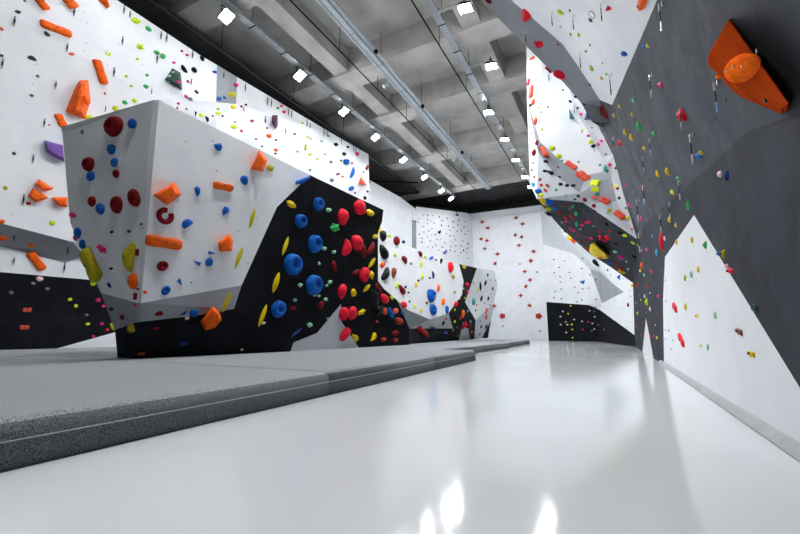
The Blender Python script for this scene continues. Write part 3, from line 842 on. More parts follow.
def volume(col, h, base, top, label, name='wall_volume', bolts=(), cat='climbing volume', at=None):
    """a big bolted-on wooden volume: base outline on the wall, top outline h metres out from it"""
    cx = sum(p[0] for p in base) / len(base); cy = sum(p[1] for p in base) / len(base)
    P, n, surf = hit(*(at or (cx, cy)))
    def on(x, y, hh):
        d = ray(x, y); O = P + n * hh
        return EYEP + d * ((O - EYEP).dot(n) / d.dot(n))
    A = [on(x, y, -.03) - P for x, y in base]; B = [on(x, y, h) - P for x, y in top]
    bm = bmesh.new()
    va = [bm.verts.new(p) for p in A]; vb = [bm.verts.new(p) for p in B]
    if len(va) == len(vb):
        k = len(va)
        for i in range(k): bm.faces.new((va[i], va[(i + 1) % k], vb[(i + 1) % k], vb[i]))
        bm.faces.new(va[::-1])
        if len(vb) > 2: bm.faces.new(vb)
    elif len(vb) == 1:
        k = len(va)
        for i in range(k): bm.faces.new((va[i], va[(i + 1) % k], vb[0]))
        bm.faces.new(va[::-1])
    else:
        bmesh.ops.convex_hull(bm, input=bm.verts[:])
    bmesh.ops.recalc_face_normals(bm, faces=bm.faces)
    bmesh.ops.bevel(bm, geom=bm.edges[:], offset=min(.012, h * .08), segments=2, affect='EDGES')
    o = link(name, mesh_of(name, bm, HM[col])); o.location = P
    me = o.data; base_i = len(FAC_V)
    for v_ in me.vertices: FAC_V.append(v_.co + P)
    me.calc_loop_triangles()
    for t in me.loop_triangles:
        FAC_F.append(tuple(base_i + i for i in t.vertices)); FAC_S.append(surf)
    tag(o, label, cat, 'climbing volumes')
    for bx, by in bolts:
        Q = on(bx, by, h) - P
        bo = link('bolt', BOLT, o)
        u, v, J = frame(P, n)
        bo.matrix_local = Matrix.Translation(Q) @ Matrix((u, v, n)).transposed().to_4x4() @ Matrix.Diagonal((.013, .013, .006, 1))
    xs = [p[0] for p in base]; ys = [p[1] for p in base]
    ITEMS.append(dict(o=o, x=cx, y=cy, s=surf, base='', on='', short=f'{CN[col]} volume', size=max(max(xs) - min(xs), max(ys) - min(ys)), label=label))
    return o

# ------------------------------------------------------------------ quickdraws: hanger plate, upper carabiner, sling, lower carabiner
def carabiner_bm(c, hgt, w, rad):
    bm = bmesh.new(); n = 18
    pts = []
    for i in range(n):
        a = 2 * PI * i / n
        k = 1 + .25 * math.sin(a)
        pts.append((c[0] + w * k * math.cos(a), c[1], c[2] + hgt / 2 * math.sin(a)))
    tube_bm(bm, pts, rad, 6, closed=True)
    return bm
QM = {}
def qd_meshes(lower, far):
    lower = (lower, far)
    if lower not in QM:
        bm = bmesh.new(); box_bm(bm, (0, 0, .0), (.03, .008, .05))
        hm = mesh_of('hanger', bm, M['chrome'])
        ca = mesh_of('carabiner', carabiner_bm((0, .03, -.045), .10, .017, .006), M['iron' if far else 'chrome'], True)
        bm = bmesh.new(); box_bm(bm, (0, .03, -.165), (.05 if far else .024, .012, .15))
        bmesh.ops.bevel(bm, geom=bm.edges[:], offset=.003, segments=1, affect='EDGES')
        sl = mesh_of('sling', bm, M['sling'])
        cb = mesh_of('carabiner', carabiner_bm((0, .03, -.285), .11, .02, .007), M[lower[0]], True)
        QM[lower] = (hm, ca, sl, cb)
    return QM[lower]
def draws(text):
    for ln in text.strip().splitlines():
        for item in ln.split(';'):
            item = item.strip()
            if not item: continue
            lab = None
            if '|' in item: item, lab = [t.strip() for t in item.split('|')]
            t = item.split()
            x, y0, y1 = map(float, t[:3])
            h = hit(x, y0 + 1)
            lower = t[3] if len(t) > 3 else 'chrome' if h and h[2] in ('d1', 'd2', 'dc') else 'iron'
            if h is None: continue
            P, n, surf = h
            d = (P - EYEP).dot(FW)
            ln_ = (y1 - y0) * d / FOC
            k = max(.7, min(3.2, ln_ / .345))
            nh = Vector((n.x, n.y, 0))
            if nh.length < .1: nh = Vector((-1, 0, 0))
            nh.normalize()
            r = bpy.data.objects.new('quickdraw', None); COL.objects.link(r)
            X = Vector((0, 0, 1)).cross(nh).normalized()
            hang = .55 if n.z > -.1 else 1
            r.matrix_world = Matrix.Translation(P + n * .012) @ Matrix((X, nh, Vector((0, 0, 1)))).transposed().to_4x4() @ Matrix.Diagonal((k, k, k, 1))
            for nm, me in zip(('hanger', 'carabiner', 'sling', 'carabiner'), qd_meshes(lower, surf in ('lw', 'lb'))): link(nm, me, r)
            r['category'] = 'quickdraw'; r['group'] = 'quickdraws on the ' + SURF[surf]
            ITEMS.append(dict(o=r, x=x, y=(y0 + y1) / 2, s=surf, base='black quickdraw hanging', on=SURF[surf], short='quickdraw', size=4, label=lab))

# ================================================================== what is fixed to the walls
# volumes first: small holds sit on some of them
volume('ro', .16, [(729.5, 17.5), (707.5, 56), (707.8, 66), (736, 96), (784, 116), (791.5, 106)], [(729, 18.5), (708.5, 56.5), (709.5, 60), (738, 84), (783, 110), (790.5, 104.5)],  # orange tinted down for the little light reaching this face
       'big orange triangular volume high on the charcoal overhang', bolts=[(765, 101), (757, 51)], at=(745, 75))
volume('o', .42, [(79.5, 80), (88.7, 80), (91, 99.5), (85.5, 120), (64.5, 112), (73, 91)], [(81, 84), (85, 84), (84.5, 98), (82, 112), (76, 110), (79, 96)], 'tall orange ridged volume above the top left corner of the big boulder')
volume('p', .3, [(44, 139.7), (66, 146), (66, 163), (58.5, 159.5), (47, 153)], [(46, 142), (66, 147), (66, 158), (59, 156), (49, 150)], 'purple volume poking out behind the left edge of the big boulder')
volume('dg', .22, [(172.5, 67.5), (181, 72.5), (182.8, 91.5), (164, 80)], [(173.5, 71), (178.5, 75), (179.5, 86), (169, 79.5)], 'dark four-sided volume dotted with mint holds on the tall left wall')
volume('o', .24, [(34, 183.5), (39, 178.5), (54.5, 189), (45, 192)], [(38, 184), (40, 181.5), (48, 188), (44, 189)], 'upper orange wedge of the three on the tall left wall', bolts=[(43, 186)])
volume('o', .24, [(27, 196), (33, 187), (49.5, 198), (36, 203)], [(31, 196), (34, 191), (43, 197.5), (36, 199.5)], 'lower left orange wedge of the three on the tall left wall', bolts=[(36, 197)])
volume('o', .24, [(51, 197), (68, 197), (68, 207.5), (58, 206.5)], [(55, 199), (66, 199), (66, 204), (59.5, 204)], 'right orange wedge of the three, half behind the boulder', bolts=[(63, 202)])
volume('y', .5, [(590, 244.5), (594.5, 242), (610, 255.5), (608, 259), (596, 258.5), (589, 252.5)], [(592, 246.5), (595, 245), (606, 255), (605, 256.5), (597, 256), (592, 251)], 'bulky yellow volume on the lead wall underside lip')
volume('sa', .3, [(361, 176), (358, 184), (367.3, 185.5)], [(361.5, 180), (360.5, 183), (364, 183.5)], 'salmon triangular volume near the end of the tall left wall')
volume('mr', .3, [(272, 115), (278, 114.5), (278, 126), (275.5, 130), (271.5, 123)], [(273.5, 118), (276, 117.5), (276, 123), (275, 125), (273.5, 122)], 'dark plum volume near the top of the tall left wall')
volume('t', .3, [(569, 108), (575, 119), (569.5, 119)], [(570, 113), (572, 117), (570.5, 117)], 'teal triangular volume on the white facet behind the overhang rim')
volume('nb', .4, [(586.5, 111), (592, 120), (584, 120)], [(587, 115), (589, 118), (586, 118)], 'navy triangular volume where white facet meets the grey overhang rim')
volume('o', .28, [(152, 195), (175, 181.5), (182, 194.5), (167.5, 206)], [(158, 195), (172, 186.5), (176, 194), (167, 200)], 'orange pointed wedge volume at the upper left of the boulder white face', bolts=[(171, 195)])
volume('o', .25, [(259.5, 149), (268, 160), (263, 172.5), (250, 169.5)], [(260, 153), (265, 161), (261.5, 168), (254, 166)], 'orange wedge volume high beside the top edge of the boulder white face', bolts=[(261, 162)])
volume('o', .22, [(218, 242), (230, 233), (233.5, 241), (232.5, 251.5), (219, 252)], [(221, 243), (229, 237), (231, 241.5), (230, 248.5), (221.5, 248.5)], 'orange five-sided volume low in the middle of the boulder white face', bolts=[(224, 245)])
volume('o', .32, [(200, 322), (208, 311), (213, 305.5), (220, 312), (222, 320), (215, 328), (205, 330.5)], [(204, 321), (209, 314), (213, 310), (218, 314), (219, 319), (213, 324.5), (206, 326)],
       'big orange chunk volume at the lower edge where white meets black', bolts=[(211, 318)])
volume('b', .2, [(294.5, 184.5), (296, 180.5), (311, 175.5), (311, 177.5), (303, 184)], [(297, 183), (298.5, 181.5), (308, 177.5), (308, 179), (302, 182)], 'flat blue slab volume at the peak of the black face')
BVH = BVHTree.FromPolygons(FAC_V, FAC_F)

# ---- tall left wall
holds('''
18 12 6 4 0 dg crystal; 24.5 .8 4 2.5 -20 gy crystal; 41 3 18 7 -52 o bar|orange bar hold, leftmost of those cut by the top edge of the picture; 70 3 14 9 -52 o bar|short orange bar hold above a quickdraw at the top of the left wall
103 2 14 11 -20 o wedge|orange wedge hold at the top edge of the tall left wall
55.5 29 33 7 -21 o bar|long orange bar hold lying almost level on the tall left wall; 47 34 8 4.5 -40 dg bean; 1.5 29 4 4 0 sa blob; 1 55.5 5 4 0 dg crystal; 32 58.5 10 5.5 -18 dg bean; 37.5 76 4 3.5 0 gy crystal
71.5 54 6 4 0 sa crystal; 100 72 26 8 -72 o bar|upright orange bar hold on the fold of the tall left wall; 108 53.5 6 5 0 ly ring; 31.5 95.5 4.5 3.5 0 dg crystal; 60.5 120.5 14 8 -65 o bar|orange bar hold beneath the tall orange ridged volume
89 117.5 8 5 10 ly blob; 115.5 108.5 6 5.5 0 ly blob; 105 93.5 2.5 2.5 0 o blob; 49.5 125 2.2 2.2 0 o blob; 14 153.5 4.5 3.5 -20 dg crystal; 5.5 188 5 4 0 oy blob; 28.5 203.5 5.5 4 0 st crystal
52.5 223 6.5 5.5 20 ly blob; 1 221 8 7 -40 o wedge; 3 237.5 9 9 -45 o wedge; 31 245 6.5 5.5 0 o crystal; 36 261 22 9 -52 o bar|orange bar hold just above the black foot of the tall left wall
80 93 9 6 65 o blob; 86 100 8 6 80 o blob
136 21 9.5 6 -5 ly crystal; 148.5 29 6.5 4.5 -15 g blob; 140 47 8 7 -60 ly cluster; 137.5 59 3.5 2.5 0 ly blob; 156.7 52.5 5.5 4.5 0 g crystal; 163 56 6.5 5 -45 g crystal
182 51 3 2.5 0 pk blob; 187 55 3 2.5 0 pk blob; 174 62.6 3.5 2.5 0 pk blob; 202 58.5 5.5 4.5 -30 k crystal; 184 69 10 4.5 -58 k bean; 194 70 6.5 4.5 -60 k blob; 214.5 72 4.5 3.5 0 b crystal
126.3 76.3 3.2 3 0 ly blob; 147 75.2 3.2 2.8 0 g blob; 172.8 72.3 3 2.5 0 mg crystal; 169.2 76.3 3 2.5 0 mg crystal; 168 81.3 2.6 2.3 0 mg crystal; 178 82 4.2 3.6 0 pk crystal
146 86.6 5 4.5 0 g crystal; 131.5 86 3.2 3 0 ly blob; 125 102.5 5 4.5 0 g blob; 134.5 100.5 4.8 4.5 0 ly blob; 188 81.5 3 3 0 pk blob; 196.5 92 4.5 2 -50 k bar; 186 96.5 4.5 3 -40 pk crystal
190 99 5 4 0 gy crystal; 178.5 103.5 3.2 2.6 0 pk blob; 177.5 108 2 2 0 pk blob; 186.5 109 2.4 2 0 st blob; 195 114 6 3.2 65 k tri; 201.5 115 5 4 0 ly crystal; 207 119 6.5 3.5 -72 k bean; 212.7 116 2.2 2 0 pk blob
219 98.5 5.5 4.5 0 b crystal; 225 97 4 4 0 b tri; 232 94.5 9 6 15 oy crystal; 233.5 107 5 4.5 0 y blob; 218 109 3.2 2.5 0 oy blob; 218 113.3 5.5 4 0 ly crystal; 222.5 116 2.4 2 0 k crystal; 235 122 2.5 2.2 0 oy blob
233.7 127 6 4.5 0 ly crystal; 236 85 4.4 4 0 pk blob; 241.5 106.5 2.4 2.2 0 dr blob; 246 104.7 2.6 2.2 0 dr blob; 252 121 3.4 2.8 0 pk blob; 241.5 131 3 2.6 0 pk blob
278 108 2.8 2.8 0 g blob; 281.5 106 3 2.6 0 r crystal; 284 112 3.2 3 0 r blob; 267 128 2.2 2 0 k crystal; 294.7 134 2.4 2 0 st blob; 269 136 4.5 4 0 o blob; 256 139 2.6 2.4 0 gy crystal; 276 140 2.5 2 0 dg crystal
262 146.3 2.4 2 0 k crystal; 276 150 4.2 3.2 0 o crystal; 275.5 153.5 2.2 2 0 dr blob; 328.5 136 2.2 2 0 g blob; 322 141 3.2 2.6 0 mg blob; 302.5 123 2.6 2 0 ly blob; 308 137 2.6 2.2 0 ly blob; 310.7 138.7 2.2 2 0 mg blob
305.5 147.5 5 2 80 oy bar; 310 154.5 3.4 3 0 ly blob; 297.7 151.5 2.4 2 0 oy blob; 325 154 2.8 2.2 0 mg blob; 317.5 159 2.6 2 0 ly blob; 336 144.5 4.2 3.6 0 k blob; 348 147 3 2.5 0 k crystal; 344 154 3.8 3.8 0 k blob
357 154 4 4 0 pk blob; 346 162 5.8 5.6 0 b bowl; 352 173 11.5 4 70 b bean; 351 188.5 6.5 5 20 b crystal; 342.5 176.5 2 2 0 r blob; 367 167.5 4.5 2.4 60 br bar; 331.7 180 4 4 0 gy crystal; 331 162 3.2 3 0 gy crystal
338 174 3.6 2 20 br bar; 369.5 182 2 2.2 0 k blob; 367.5 191.5 2.4 2.2 0 dr blob; 364.8 198 3 4 0 k blob; 355 193 2 2 0 dr blob; 352 163 2 2 0 st blob; 341 160.5 2.2 2 0 nb blob; 310 170 2.4 2 0 k crystal; 363.5 172 2 2 0 g blob; 363 150 0.1 0.1 0 k blob
39.5 279 7 5 0 pw blob; 33 283.5 5 4 0 gy crystal; 47 289 5 4 0 gy crystal; 11 292.5 5.5 4.5 0 gy crystal; 27 310 8.5 5 0 sa crimp; 24.3 327.5 9 5 0 sa crimp; 70 299.5 4.6 3.6 0 ly blob; 76 306 4.2 3.6 0 ly blob; 93 283 7 6 70 ly crystal
98.3 300.3 5.4 4 0 pk blob; 103.3 306.3 4 3.4 0 pk blob; 87.8 324 4.6 3.2 0 ly blob; 101.6 324 4 3.6 0 pk blob; 107 329.8 3.6 3 0 r blob; 93.5 336.4 3.4 2.4 0 pk blob; 86.5 315 4 3 0 gy crystal
'''.replace('; 363 150 0.1 0.1 0 k blob', ''))
draws('''
74.3 7 16.5; 14.7 16 27; 2.7 58 69; 67.3 43 52; 114 67 77; 105.5 105 111.5; 44.5 118 127; 56 80 89; 33.3 154 163; 23.7 194 205; 14.5 233 241; 14.2 256 264; 68 245 254; 64.5 262 272
124 5 14.5; 130 10 18.5; 161 31 39.5; 166.5 33 42.5; 122.5 36 45.5; 157 53 63.5; 192.5 50 58.5; 151.5 88 94; 191 78 85.5; 243.5 106 113; 245 83 91.5; 223.5 71 79
267.2 97 105; 271 99 106.5; 264.8 116 127; 288 108 115.5; 291.2 110 117.5; 285.3 128 135.5; 306.7 119 126; 309.7 121 127.5; 323.5 128 134.8; 326.7 130 136; 341 138 144; 353.2 145 151; 355.4 146 152; 267.7 96 101
''')
# ---- shaded end of the big boulder
holds('''
115.5 127 23 17 80 dr bowl|biggest maroon pocketed hold at the top of the boulder end face; 133 124 10 8 70 b blob; 82.5 132 4 3.5 40 gy crystal; 112 149.5 10 8 70 b blob; 115 162.5 9.5 6 80 b blob; 89.7 164.5 16 11 82 dr bowl
116.7 174 8.5 7 60 dr bowl; 91.5 176.5 10 7 82 b blob; 92.7 201.5 10.5 7 82 dr blob; 101 209 10.5 8.5 70 b blob; 117.5 205 18 13 -72 dr bowl; 135 198 19 13 -62 dr bowl; 72.8 215 7.5 6 -20 pk crystal
78.5 233 7.5 6.5 70 b blob; 83.5 244.3 7.5 6 70 b blob; 111.7 232 4.2 3.4 0 nb crystal; 129 231.5 4.2 3.4 0 nb crystal; 141.3 224 3 2.6 0 nb crystal; 102.5 249 13 7 -35 pk cluster|knobbly magenta hold below the middle of the boulder end face
94 264.5 32 9 -65 oy bar|long mustard bar slanting along the lower left of the boulder end; 131 257 30 12 82 oy bean|thick mustard hold standing next to the boulder corner; 134 281 16 9 84 o blob|orange rounded hold tucked at the boulder corner under the mustard one
111 268.5 4.4 3.4 0 k crystal; 109.5 285 5 3.6 -40 nb crystal; 111.5 309 5 5 0 nb crystal; 122.7 317 6.5 6 20 dr cluster; 135.6 296.5 7 3.2 85 dr bar; 135.6 304.5 3 2.6 0 r blob; 137.6 252.5 6.5 3 84 dr bar
85 259.8 4.2 4 0 k crystal; 90.3 271 4 4 0 k crystal; 75.3 238.5 6 4 -60 dr blob; 112.6 326.5 9 5 -60 oy crystal; 132 329.5 11 6 75 oy wedge; 137.8 289 2.4 2.4 0 nb blob
''')
# ---- white face of the big boulder
holds('''
218 146 10.5 9 -35 b wedge; 243.5 180 9.5 7 90 b half; 222.7 187 19 8 -12 o crimp|orange ledge hold between two blue ones on the white face; 197 191.7 11.5 7.5 80 b wedge; 270 168 7.5 6 -10 oy blob
165 216 18 17.5 0 dr ring|maroon open-ring hold below the orange pointed wedge; 186.5 223 11.5 8 35 b half; 225.5 211.7 11 8 70 b wedge; 252.3 218.5 22 4.5 73 oy spindle; 163.5 242.5 35 11 -9 o bar|long orange bar hold left of centre on the boulder white face
212 252 8.5 4.5 8 b tri; 198 261.7 8.5 5 -50 b tri; 209 262.5 8.5 8 60 b blob; 239 257.5 24 4.5 70 oy spindle; 162.5 266 11.5 10 30 dr bowl; 145 292 4.2 4 0 sa blob; 165.7 290.5 10.5 8 50 b bowl; 181 281.5 8 5.5 -35 b tri
191.5 282.5 1.8 1.6 0 nb blob; 159.5 313 8.5 4.5 5 dr half; 182.5 313 10 5 8 b tri; 194 313 9 8 40 b blob; 187 318 4.4 4 0 w crystal; 227 301.5 23 5.5 68 oy spindle; 156 328.5 6 2.6 0 dr bar; 184 343 9 4 10 nb half; 141 354 7 3.4 0 rst crimp; 242 349.6 2.6 2.4 0 w blob
''')
# ---- black face of the big boulder
holds('''
291 204.5 10 6.5 -28 y crystal; 318 204 13 9.5 85 b bowl; 300 221 13 11 80 b bowl; 313.5 244 18 12 80 b bowl; 292 264.5 21 17 75 b bowl|largest blue pocketed hold on the black face; 312.5 285 20 14 72 b bowl; 277.7 309 17 13 70 b bowl
334 227.5 10.5 10 0 g cluster; 328.5 210 5.5 5 0 mg crystal; 342.5 216.7 14.5 11 62 r blob; 359 207 15.5 10.5 95 r blob; 356.2 242.5 15.5 11 80 r blob; 345.7 247.7 17 9.5 75 r bean; 363.5 274.7 12.5 10.5 60 r blob; 341.7 291 15.5 9 75 r bean
343 313.5 12.5 9.5 100 r blob; 351.5 313 12.5 9 62 r blob; 344.8 334 14.5 8.5 45 r blob; 363 251 14 5.5 98 dr bean; 370.5 248.5 14 6 62 dr bean; 334 266 11 4.5 100 dr bean; 355.5 272.5 7 4.5 30 dr blob; 320.5 305 8.5 5 50 dr blob; 293.5 308 6.5 4 10 dr blob
370 213 7.5 6.5 -20 y crystal; 375 236.5 5.5 5 0 y crystal; 379.3 230.5 7 2.6 70 y spindle; 371.7 263 12 4 55 y spindle; 371 275.5 10 5 100 y wedge; 366.7 288 10 4.5 45 y spindle; 353 292.7 8.5 5 100 y crystal; 361 312 9.5 5.5 25 y cluster; 355 337 10 6 -55 y wedge; 373 337 9.5 5.5 52 y wedge
285.3 246 20 4 72 y spindle; 276 282.5 22 5.5 73 y spindle; 262.7 315.5 24 4.5 70 y spindle; 324 248.5 5 4.5 0 mg crystal; 333.7 252 4.5 4 0 mg crystal; 318.7 263.5 4 3.4 80 mg crystal; 300 285 4.8 4.4 0 mg crystal; 329.7 282 5 4 20 mg crystal; 326.5 285.5 3.6 3.2 0 mg crystal
314.5 295 3.6 3.2 0 mg crystal; 318.7 296 3.4 3.2 0 mg crystal; 294.7 300 4.6 4 0 mg crystal; 325.5 299.5 4.5 4 0 mg crystal; 309.7 325 5.4 5 0 mg crystal; 327.7 318.5 2.6 2.4 0 mg crystal; 296.5 332.7 15 3.4 40 nb spindle; 263.5 323 4 3.4 0 w crystal
373.7 298 11 12 60 k crystal; 379 310 8.5 8.5 40 k crystal; 384 298.7 9.5 8 -40 r blob; 384.5 311 7.5 4.5 80 sa blob; 390.5 313 11.5 5.5 -65 b bean; 395.5 311 6 5.5 0 sa blob; 398.5 321 8.5 7 -20 st blob; 395 333 8.5 5 10 dr blob; 383.5 339.5 5.5 4.5 0 st blob
395 340 5.5 5 0 st blob; 377 321.5 3 2.8 0 sa blob; 376.6 286 6 3 80 dr bean; 380 291 7 3.5 -70 dr bean
''')
# ---- far boulder
holds('''
382.5 236 9 7.5 -60 k blob; 388.5 236.7 5 4.5 0 ly crystal; 396 241 8.5 7 -70 dr blob; 403.5 242 4 3.4 0 nb crystal; 383.2 252.5 15 9 -58 k bean|big black curved hold at the left edge of the far boulder; 395 255 6 5 20 ly star; 404 260 7.5 5 -50 dr bean; 382.3 265 6 5 20 o blob; 385 274 13.5 7.5 62 k bean; 393.5 272.7 10 5.5 75 br bean
411 263.7 3.2 2.6 0 gy crystal; 420 254 5 3.4 -50 dr blob; 425 256.5 4.4 3.6 0 ly crystal; 421 264 7 2.6 80 ly spindle; 431 258 5.5 2.6 30 b bar; 441 261 5 2.8 70 k bean; 449.7 267.5 8.5 5.5 80 r blob; 436 260 2.8 2.2 0 dr blob; 453 277 4.4 4 0 oy blob; 422 276.5 5.5 2.6 75 ly spindle
432.7 275 8.5 2.6 97 nb bean; 429.7 278 3 2.2 0 nb blob; 464 267 5.5 4 0 y crystal; 401.7 290 10 5.5 -52 dr bean; 405.5 287 3.2 2.6 0 nb blob; 396.7 285 5.5 3 60 ly crystal; 416 285 5 3 60 y spindle; 418.5 280.5 3.2 2.4 0 dr blob; 408.5 292.5 2.6 2 0 k blob
438 288 7.5 3.4 80 o bean; 435.5 293 2.6 2 0 k blob; 429.7 296 11.5 7.5 85 b bowl; 432 310 11 7 95 b bowl; 446.5 309.7 8.5 4 85 b bean; 442.8 302 5.5 3.2 70 o blob; 454.5 292 3.4 3 0 oy blob; 403.5 305 7.5 7 0 r blob; 414.5 306.5 3.4 2.6 60 ly blob; 421 310.5 5 2.4 60 y spindle
426.5 303 3 2.6 0 dr blob; 409.5 301.5 2.4 2 0 k blob; 391.5 297.5 5 3.4 -40 ly crystal; 455.5 304 6.5 5 20 r blob; 463.5 288.7 3.4 3 0 ly crystal; 466.5 285 6 5 0 r blob; 467 292 8 4 85 r bean; 464.5 298 4.4 3.2 0 ly crystal; 460 299 3 2.6 0 ly blob
446 318.7 2.8 2.4 0 o blob; 432.5 327 11 5 -55 nb tri; 443 323 3.6 3 40 k crystal; 421.5 332 12 5 -40 dr bar; 445.5 332 7.5 4 -30 b tri; 402.7 313 3.2 3 0 b blob; 454.5 309.7 3 2.8 0 ly blob; 454.5 321.7 3.2 3 0 ly blob; 462.7 313.5 7 3.8 80 o bean; 463.5 324.7 7 5 50 r cluster
470 321.7 4.4 4 0 t blob; 453 330 3 3 0 ly blob; 458 336 2.8 2.6 0 ly blob; 471.5 332 3.4 3 0 y crystal; 472.5 333.5 5.5 3.4 80 dr bean; 468 326 4.4 3.4 0 dr blob; 460 318 3.6 2.6 70 st blob; 467.5 311 3.4 2.8 0 lb blob; 457 327 3 2.6 0 g blob
480 286.5 11.5 4 92 k bean; 477 290 7.5 4 80 ly bean; 472.8 301.5 6.5 4 80 t blob; 487.5 275 6.5 4 30 k crystal; 485 283 6.5 4 65 k crystal; 481 298.5 7 4 70 k crystal; 488 298.5 5.5 3.2 60 k crystal; 492.5 288.7 4.4 3 60 k crystal; 481 326.5 6.5 5 0 k crystal; 486 326.7 5.5 4 80 k crystal
486 310.5 7.5 4.5 60 sa crystal; 486 317 5.5 4 70 sa crystal; 480 321.5 3.6 3 0 br blob; 495 280.5 3 2.4 0 k blob; 475.5 310.5 2.4 2.2 0 k blob; 484.5 303.2 4 3 0 sa blob; 473.5 283 2.6 2.4 0 oy blob; 478.5 278.5 2.4 2 0 y blob; 490 305 3 2.4 0 dr blob; 479.5 334 4 3.2 0 st blob
482 292 2.8 2.2 0 g blob; 490.5 280 2.6 2.2 0 k blob; 476.5 305 2.4 2 0 r blob; 491 294 2.6 2.2 0 dr blob
''')
# ---- speckled far-left wall: dozens of specks that nothing tells apart
holds('''
439 231 5 3.4 80 mr tri|plum triangular hold in the middle of the speckled far-left wall; 445 252 5 3.2 40 p bean|purple curved hold low on the speckled far-left wall
''')
rs = random.Random(11)
specks = []
while len(specks) < 62:
    x, y = rs.uniform(418, 469), rs.uniform(212, 260)
    if y > 249 + (x - 418) * .27 - 4 or y < 210 + (x - 412) * .13 + 2: continue
    if all((x - a) ** 2 + (y - b) ** 2 > 13 for a, b in specks) and abs(x - 439) + abs(y - 231) > 5 and abs(x - 445) + abs(y - 252) > 5: specks.append((x, y))
for i, (x, y) in enumerate(specks):
    n0 = len(ITEMS)
    o = place(x, y, rs.uniform(1.1, 1.9), rs.uniform(.9, 1.5), rs.uniform(0, 180), rs.choice(['gy', 'gy', 'dg', 'gy', 'oy', 'mr', 'gy', 'br']), 'crystal')
    if o: ITEMS[-1]['label'] = 'tiny dark speck of a hold among dozens scattered over the speckled far-left wall'
# ---- white end wall: brick-red star holds
holds('''
482 222 5.9 4.9 0 st star; 487.7 228 6.2 4.6 0 st star; 481 239 5.4 4.9 0 st star; 486.8 240.6 5.4 4.6 0 st star; 484.7 248.5 5.4 4.1 0 br star; 497.5 254 6.8 4.9 0 st star; 495 263.5 5.7 5.4 0 st star; 516 217.7 6.8 4.9 0 br star; 522.4 224 6.8 4.9 0 br star; 515.3 235 5.4 5.4 0 br star
521.5 237 5.4 5.4 0 br star; 519 245.3 7.0 4.1 0 st star; 533.5 251.5 7.0 4.9 0 st star; 530.7 260.7 6.2 6.2 0 st star; 524.7 271.5 5.9 4.9 0 st star; 530 280 6.2 5.4 0 st star; 525.8 286.3 5.1 5.4 0 st star; 520.5 295.5 5.7 5.4 0 st star; 529.5 305.5 6.5 5.1 0 st star
538.7 316 7.5 7 0 st cluster|larger brick-red hold low beside the black corner panel; 502.5 316 7 6.5 0 st cluster|larger brick-red hold low near the mats on the end wall; 494 306 6.2 5.4 0 st star; 537 272 1.8 1.6 0 k blob; 520 264 1.8 1.6 0 gy blob; 503 326 1.8 1.8 0 gy blob; 540 331 2 1.8 0 gy blob
''')
# ---- far-right corner and black panel
holds('582 281 6 5 -30 b tri|blue triangular hold on the white far-right corner wall; 628.5 305 4 6 0 dr blob|dark red hold at the right edge of the far-right corner wall')
def specklist(scale, ox, oy, pts, cols, label, sz=1.9):
    for i, (x, y) in enumerate(pts):
        o = place(ox + x / scale, oy + y / scale, sz, sz * .8, 0, cols[i % len(cols)], 'crystal')
        if o: ITEMS[-1]['label'] = label
specklist(6.667, 540, 280, [(205, 172), (152, 210), (187, 225), (137, 243), (172, 278), (182, 297), (212, 297), (138, 297), (215, 330), (175, 350), (217, 385), (228, 263)], ['ly', 'w', 'ly', 'w', 'ly', 'w'],
          'tiny pale or lime hold in the cluster on the left half of the black corner panel')
specklist(6.667, 540, 280, [(330, 205), (363, 210), (320, 278), (365, 245), (362, 328), (390, 297), (440, 285), (425, 330), (350, 290), (345, 340), (285, 330), (280, 275)], ['pw', 'gy', 'pk', 'w'],
          'tiny pinkish or grey hold scattered on the right half of the black corner panel')
rs = random.Random(5); pts = []
while len(pts) < 40:
    x, y = rs.uniform(553, 632), rs.uniform(256, 332)
    h = hit(x, y)
    if h and h[2] == 'fr' and all((x - a) ** 2 + (y - b) ** 2 > 26 for a, b in pts) and abs(x - 582) + abs(y - 281) > 8 and abs(x - 628.5) + abs(y - 305) > 8: pts.append((x, y))
specklist(1, 0, 0, pts, ['gy', 'k', 'nb', 'dr', 'gy', 'dg'], 'tiny dark speck of a hold on the white far-right corner wall', 1.8)
# ---- grey rim of the overhang and the bright upper right wall
holds('''
527 13.5 15 12 95 r cone 1.0|red cone hold sticking out of the grey overhang rim; 538.5 43.5 11 8.5 -35 r wedge; 548.5 69.8 9 4.5 -42 dr bean; 559.7 73.7 13 6.5 -25 r half; 488.5 1 8 4 -30 dr blob; 558 44.3 2.4 2 0 dr blob; 590 84 4 3 -30 dr tri
560.6 11.6 7 5.5 -20 ly crystal; 570 10.5 5 4.4 60 g blob; 560.6 26.6 3 2.6 0 mg blob; 592 14.5 16 12 40 k loop|black loop-shaped hold high on the bright upper right wall; 590.6 20 7 5 -10 nb crystal; 608 8 9.5 6 10 r wedge; 571 34.3 5 5 0 oy blob; 579 34.7 7.5 5.5 70 oy crystal
590 45 5.5 4 60 g crystal; 586 51.2 6.5 5 45 g crystal; 592 68 7.5 6 85 oy blob; 602 63 7.5 5.5 20 mg tri; 602 78 6 5 0 oy blob; 606.5 74 5.5 4 20 g crystal; 624.5 53.5 10 7.5 10 b bowl; 643 2 17 10 62 o blob|orange rounded hold at the top of the bright upper right wall
''')
draws('526.5 30 42; 548.5 72 81; 553 12 25; 603 1 21; 574.5 14 29; 581.5 52 68; 612 73 95')
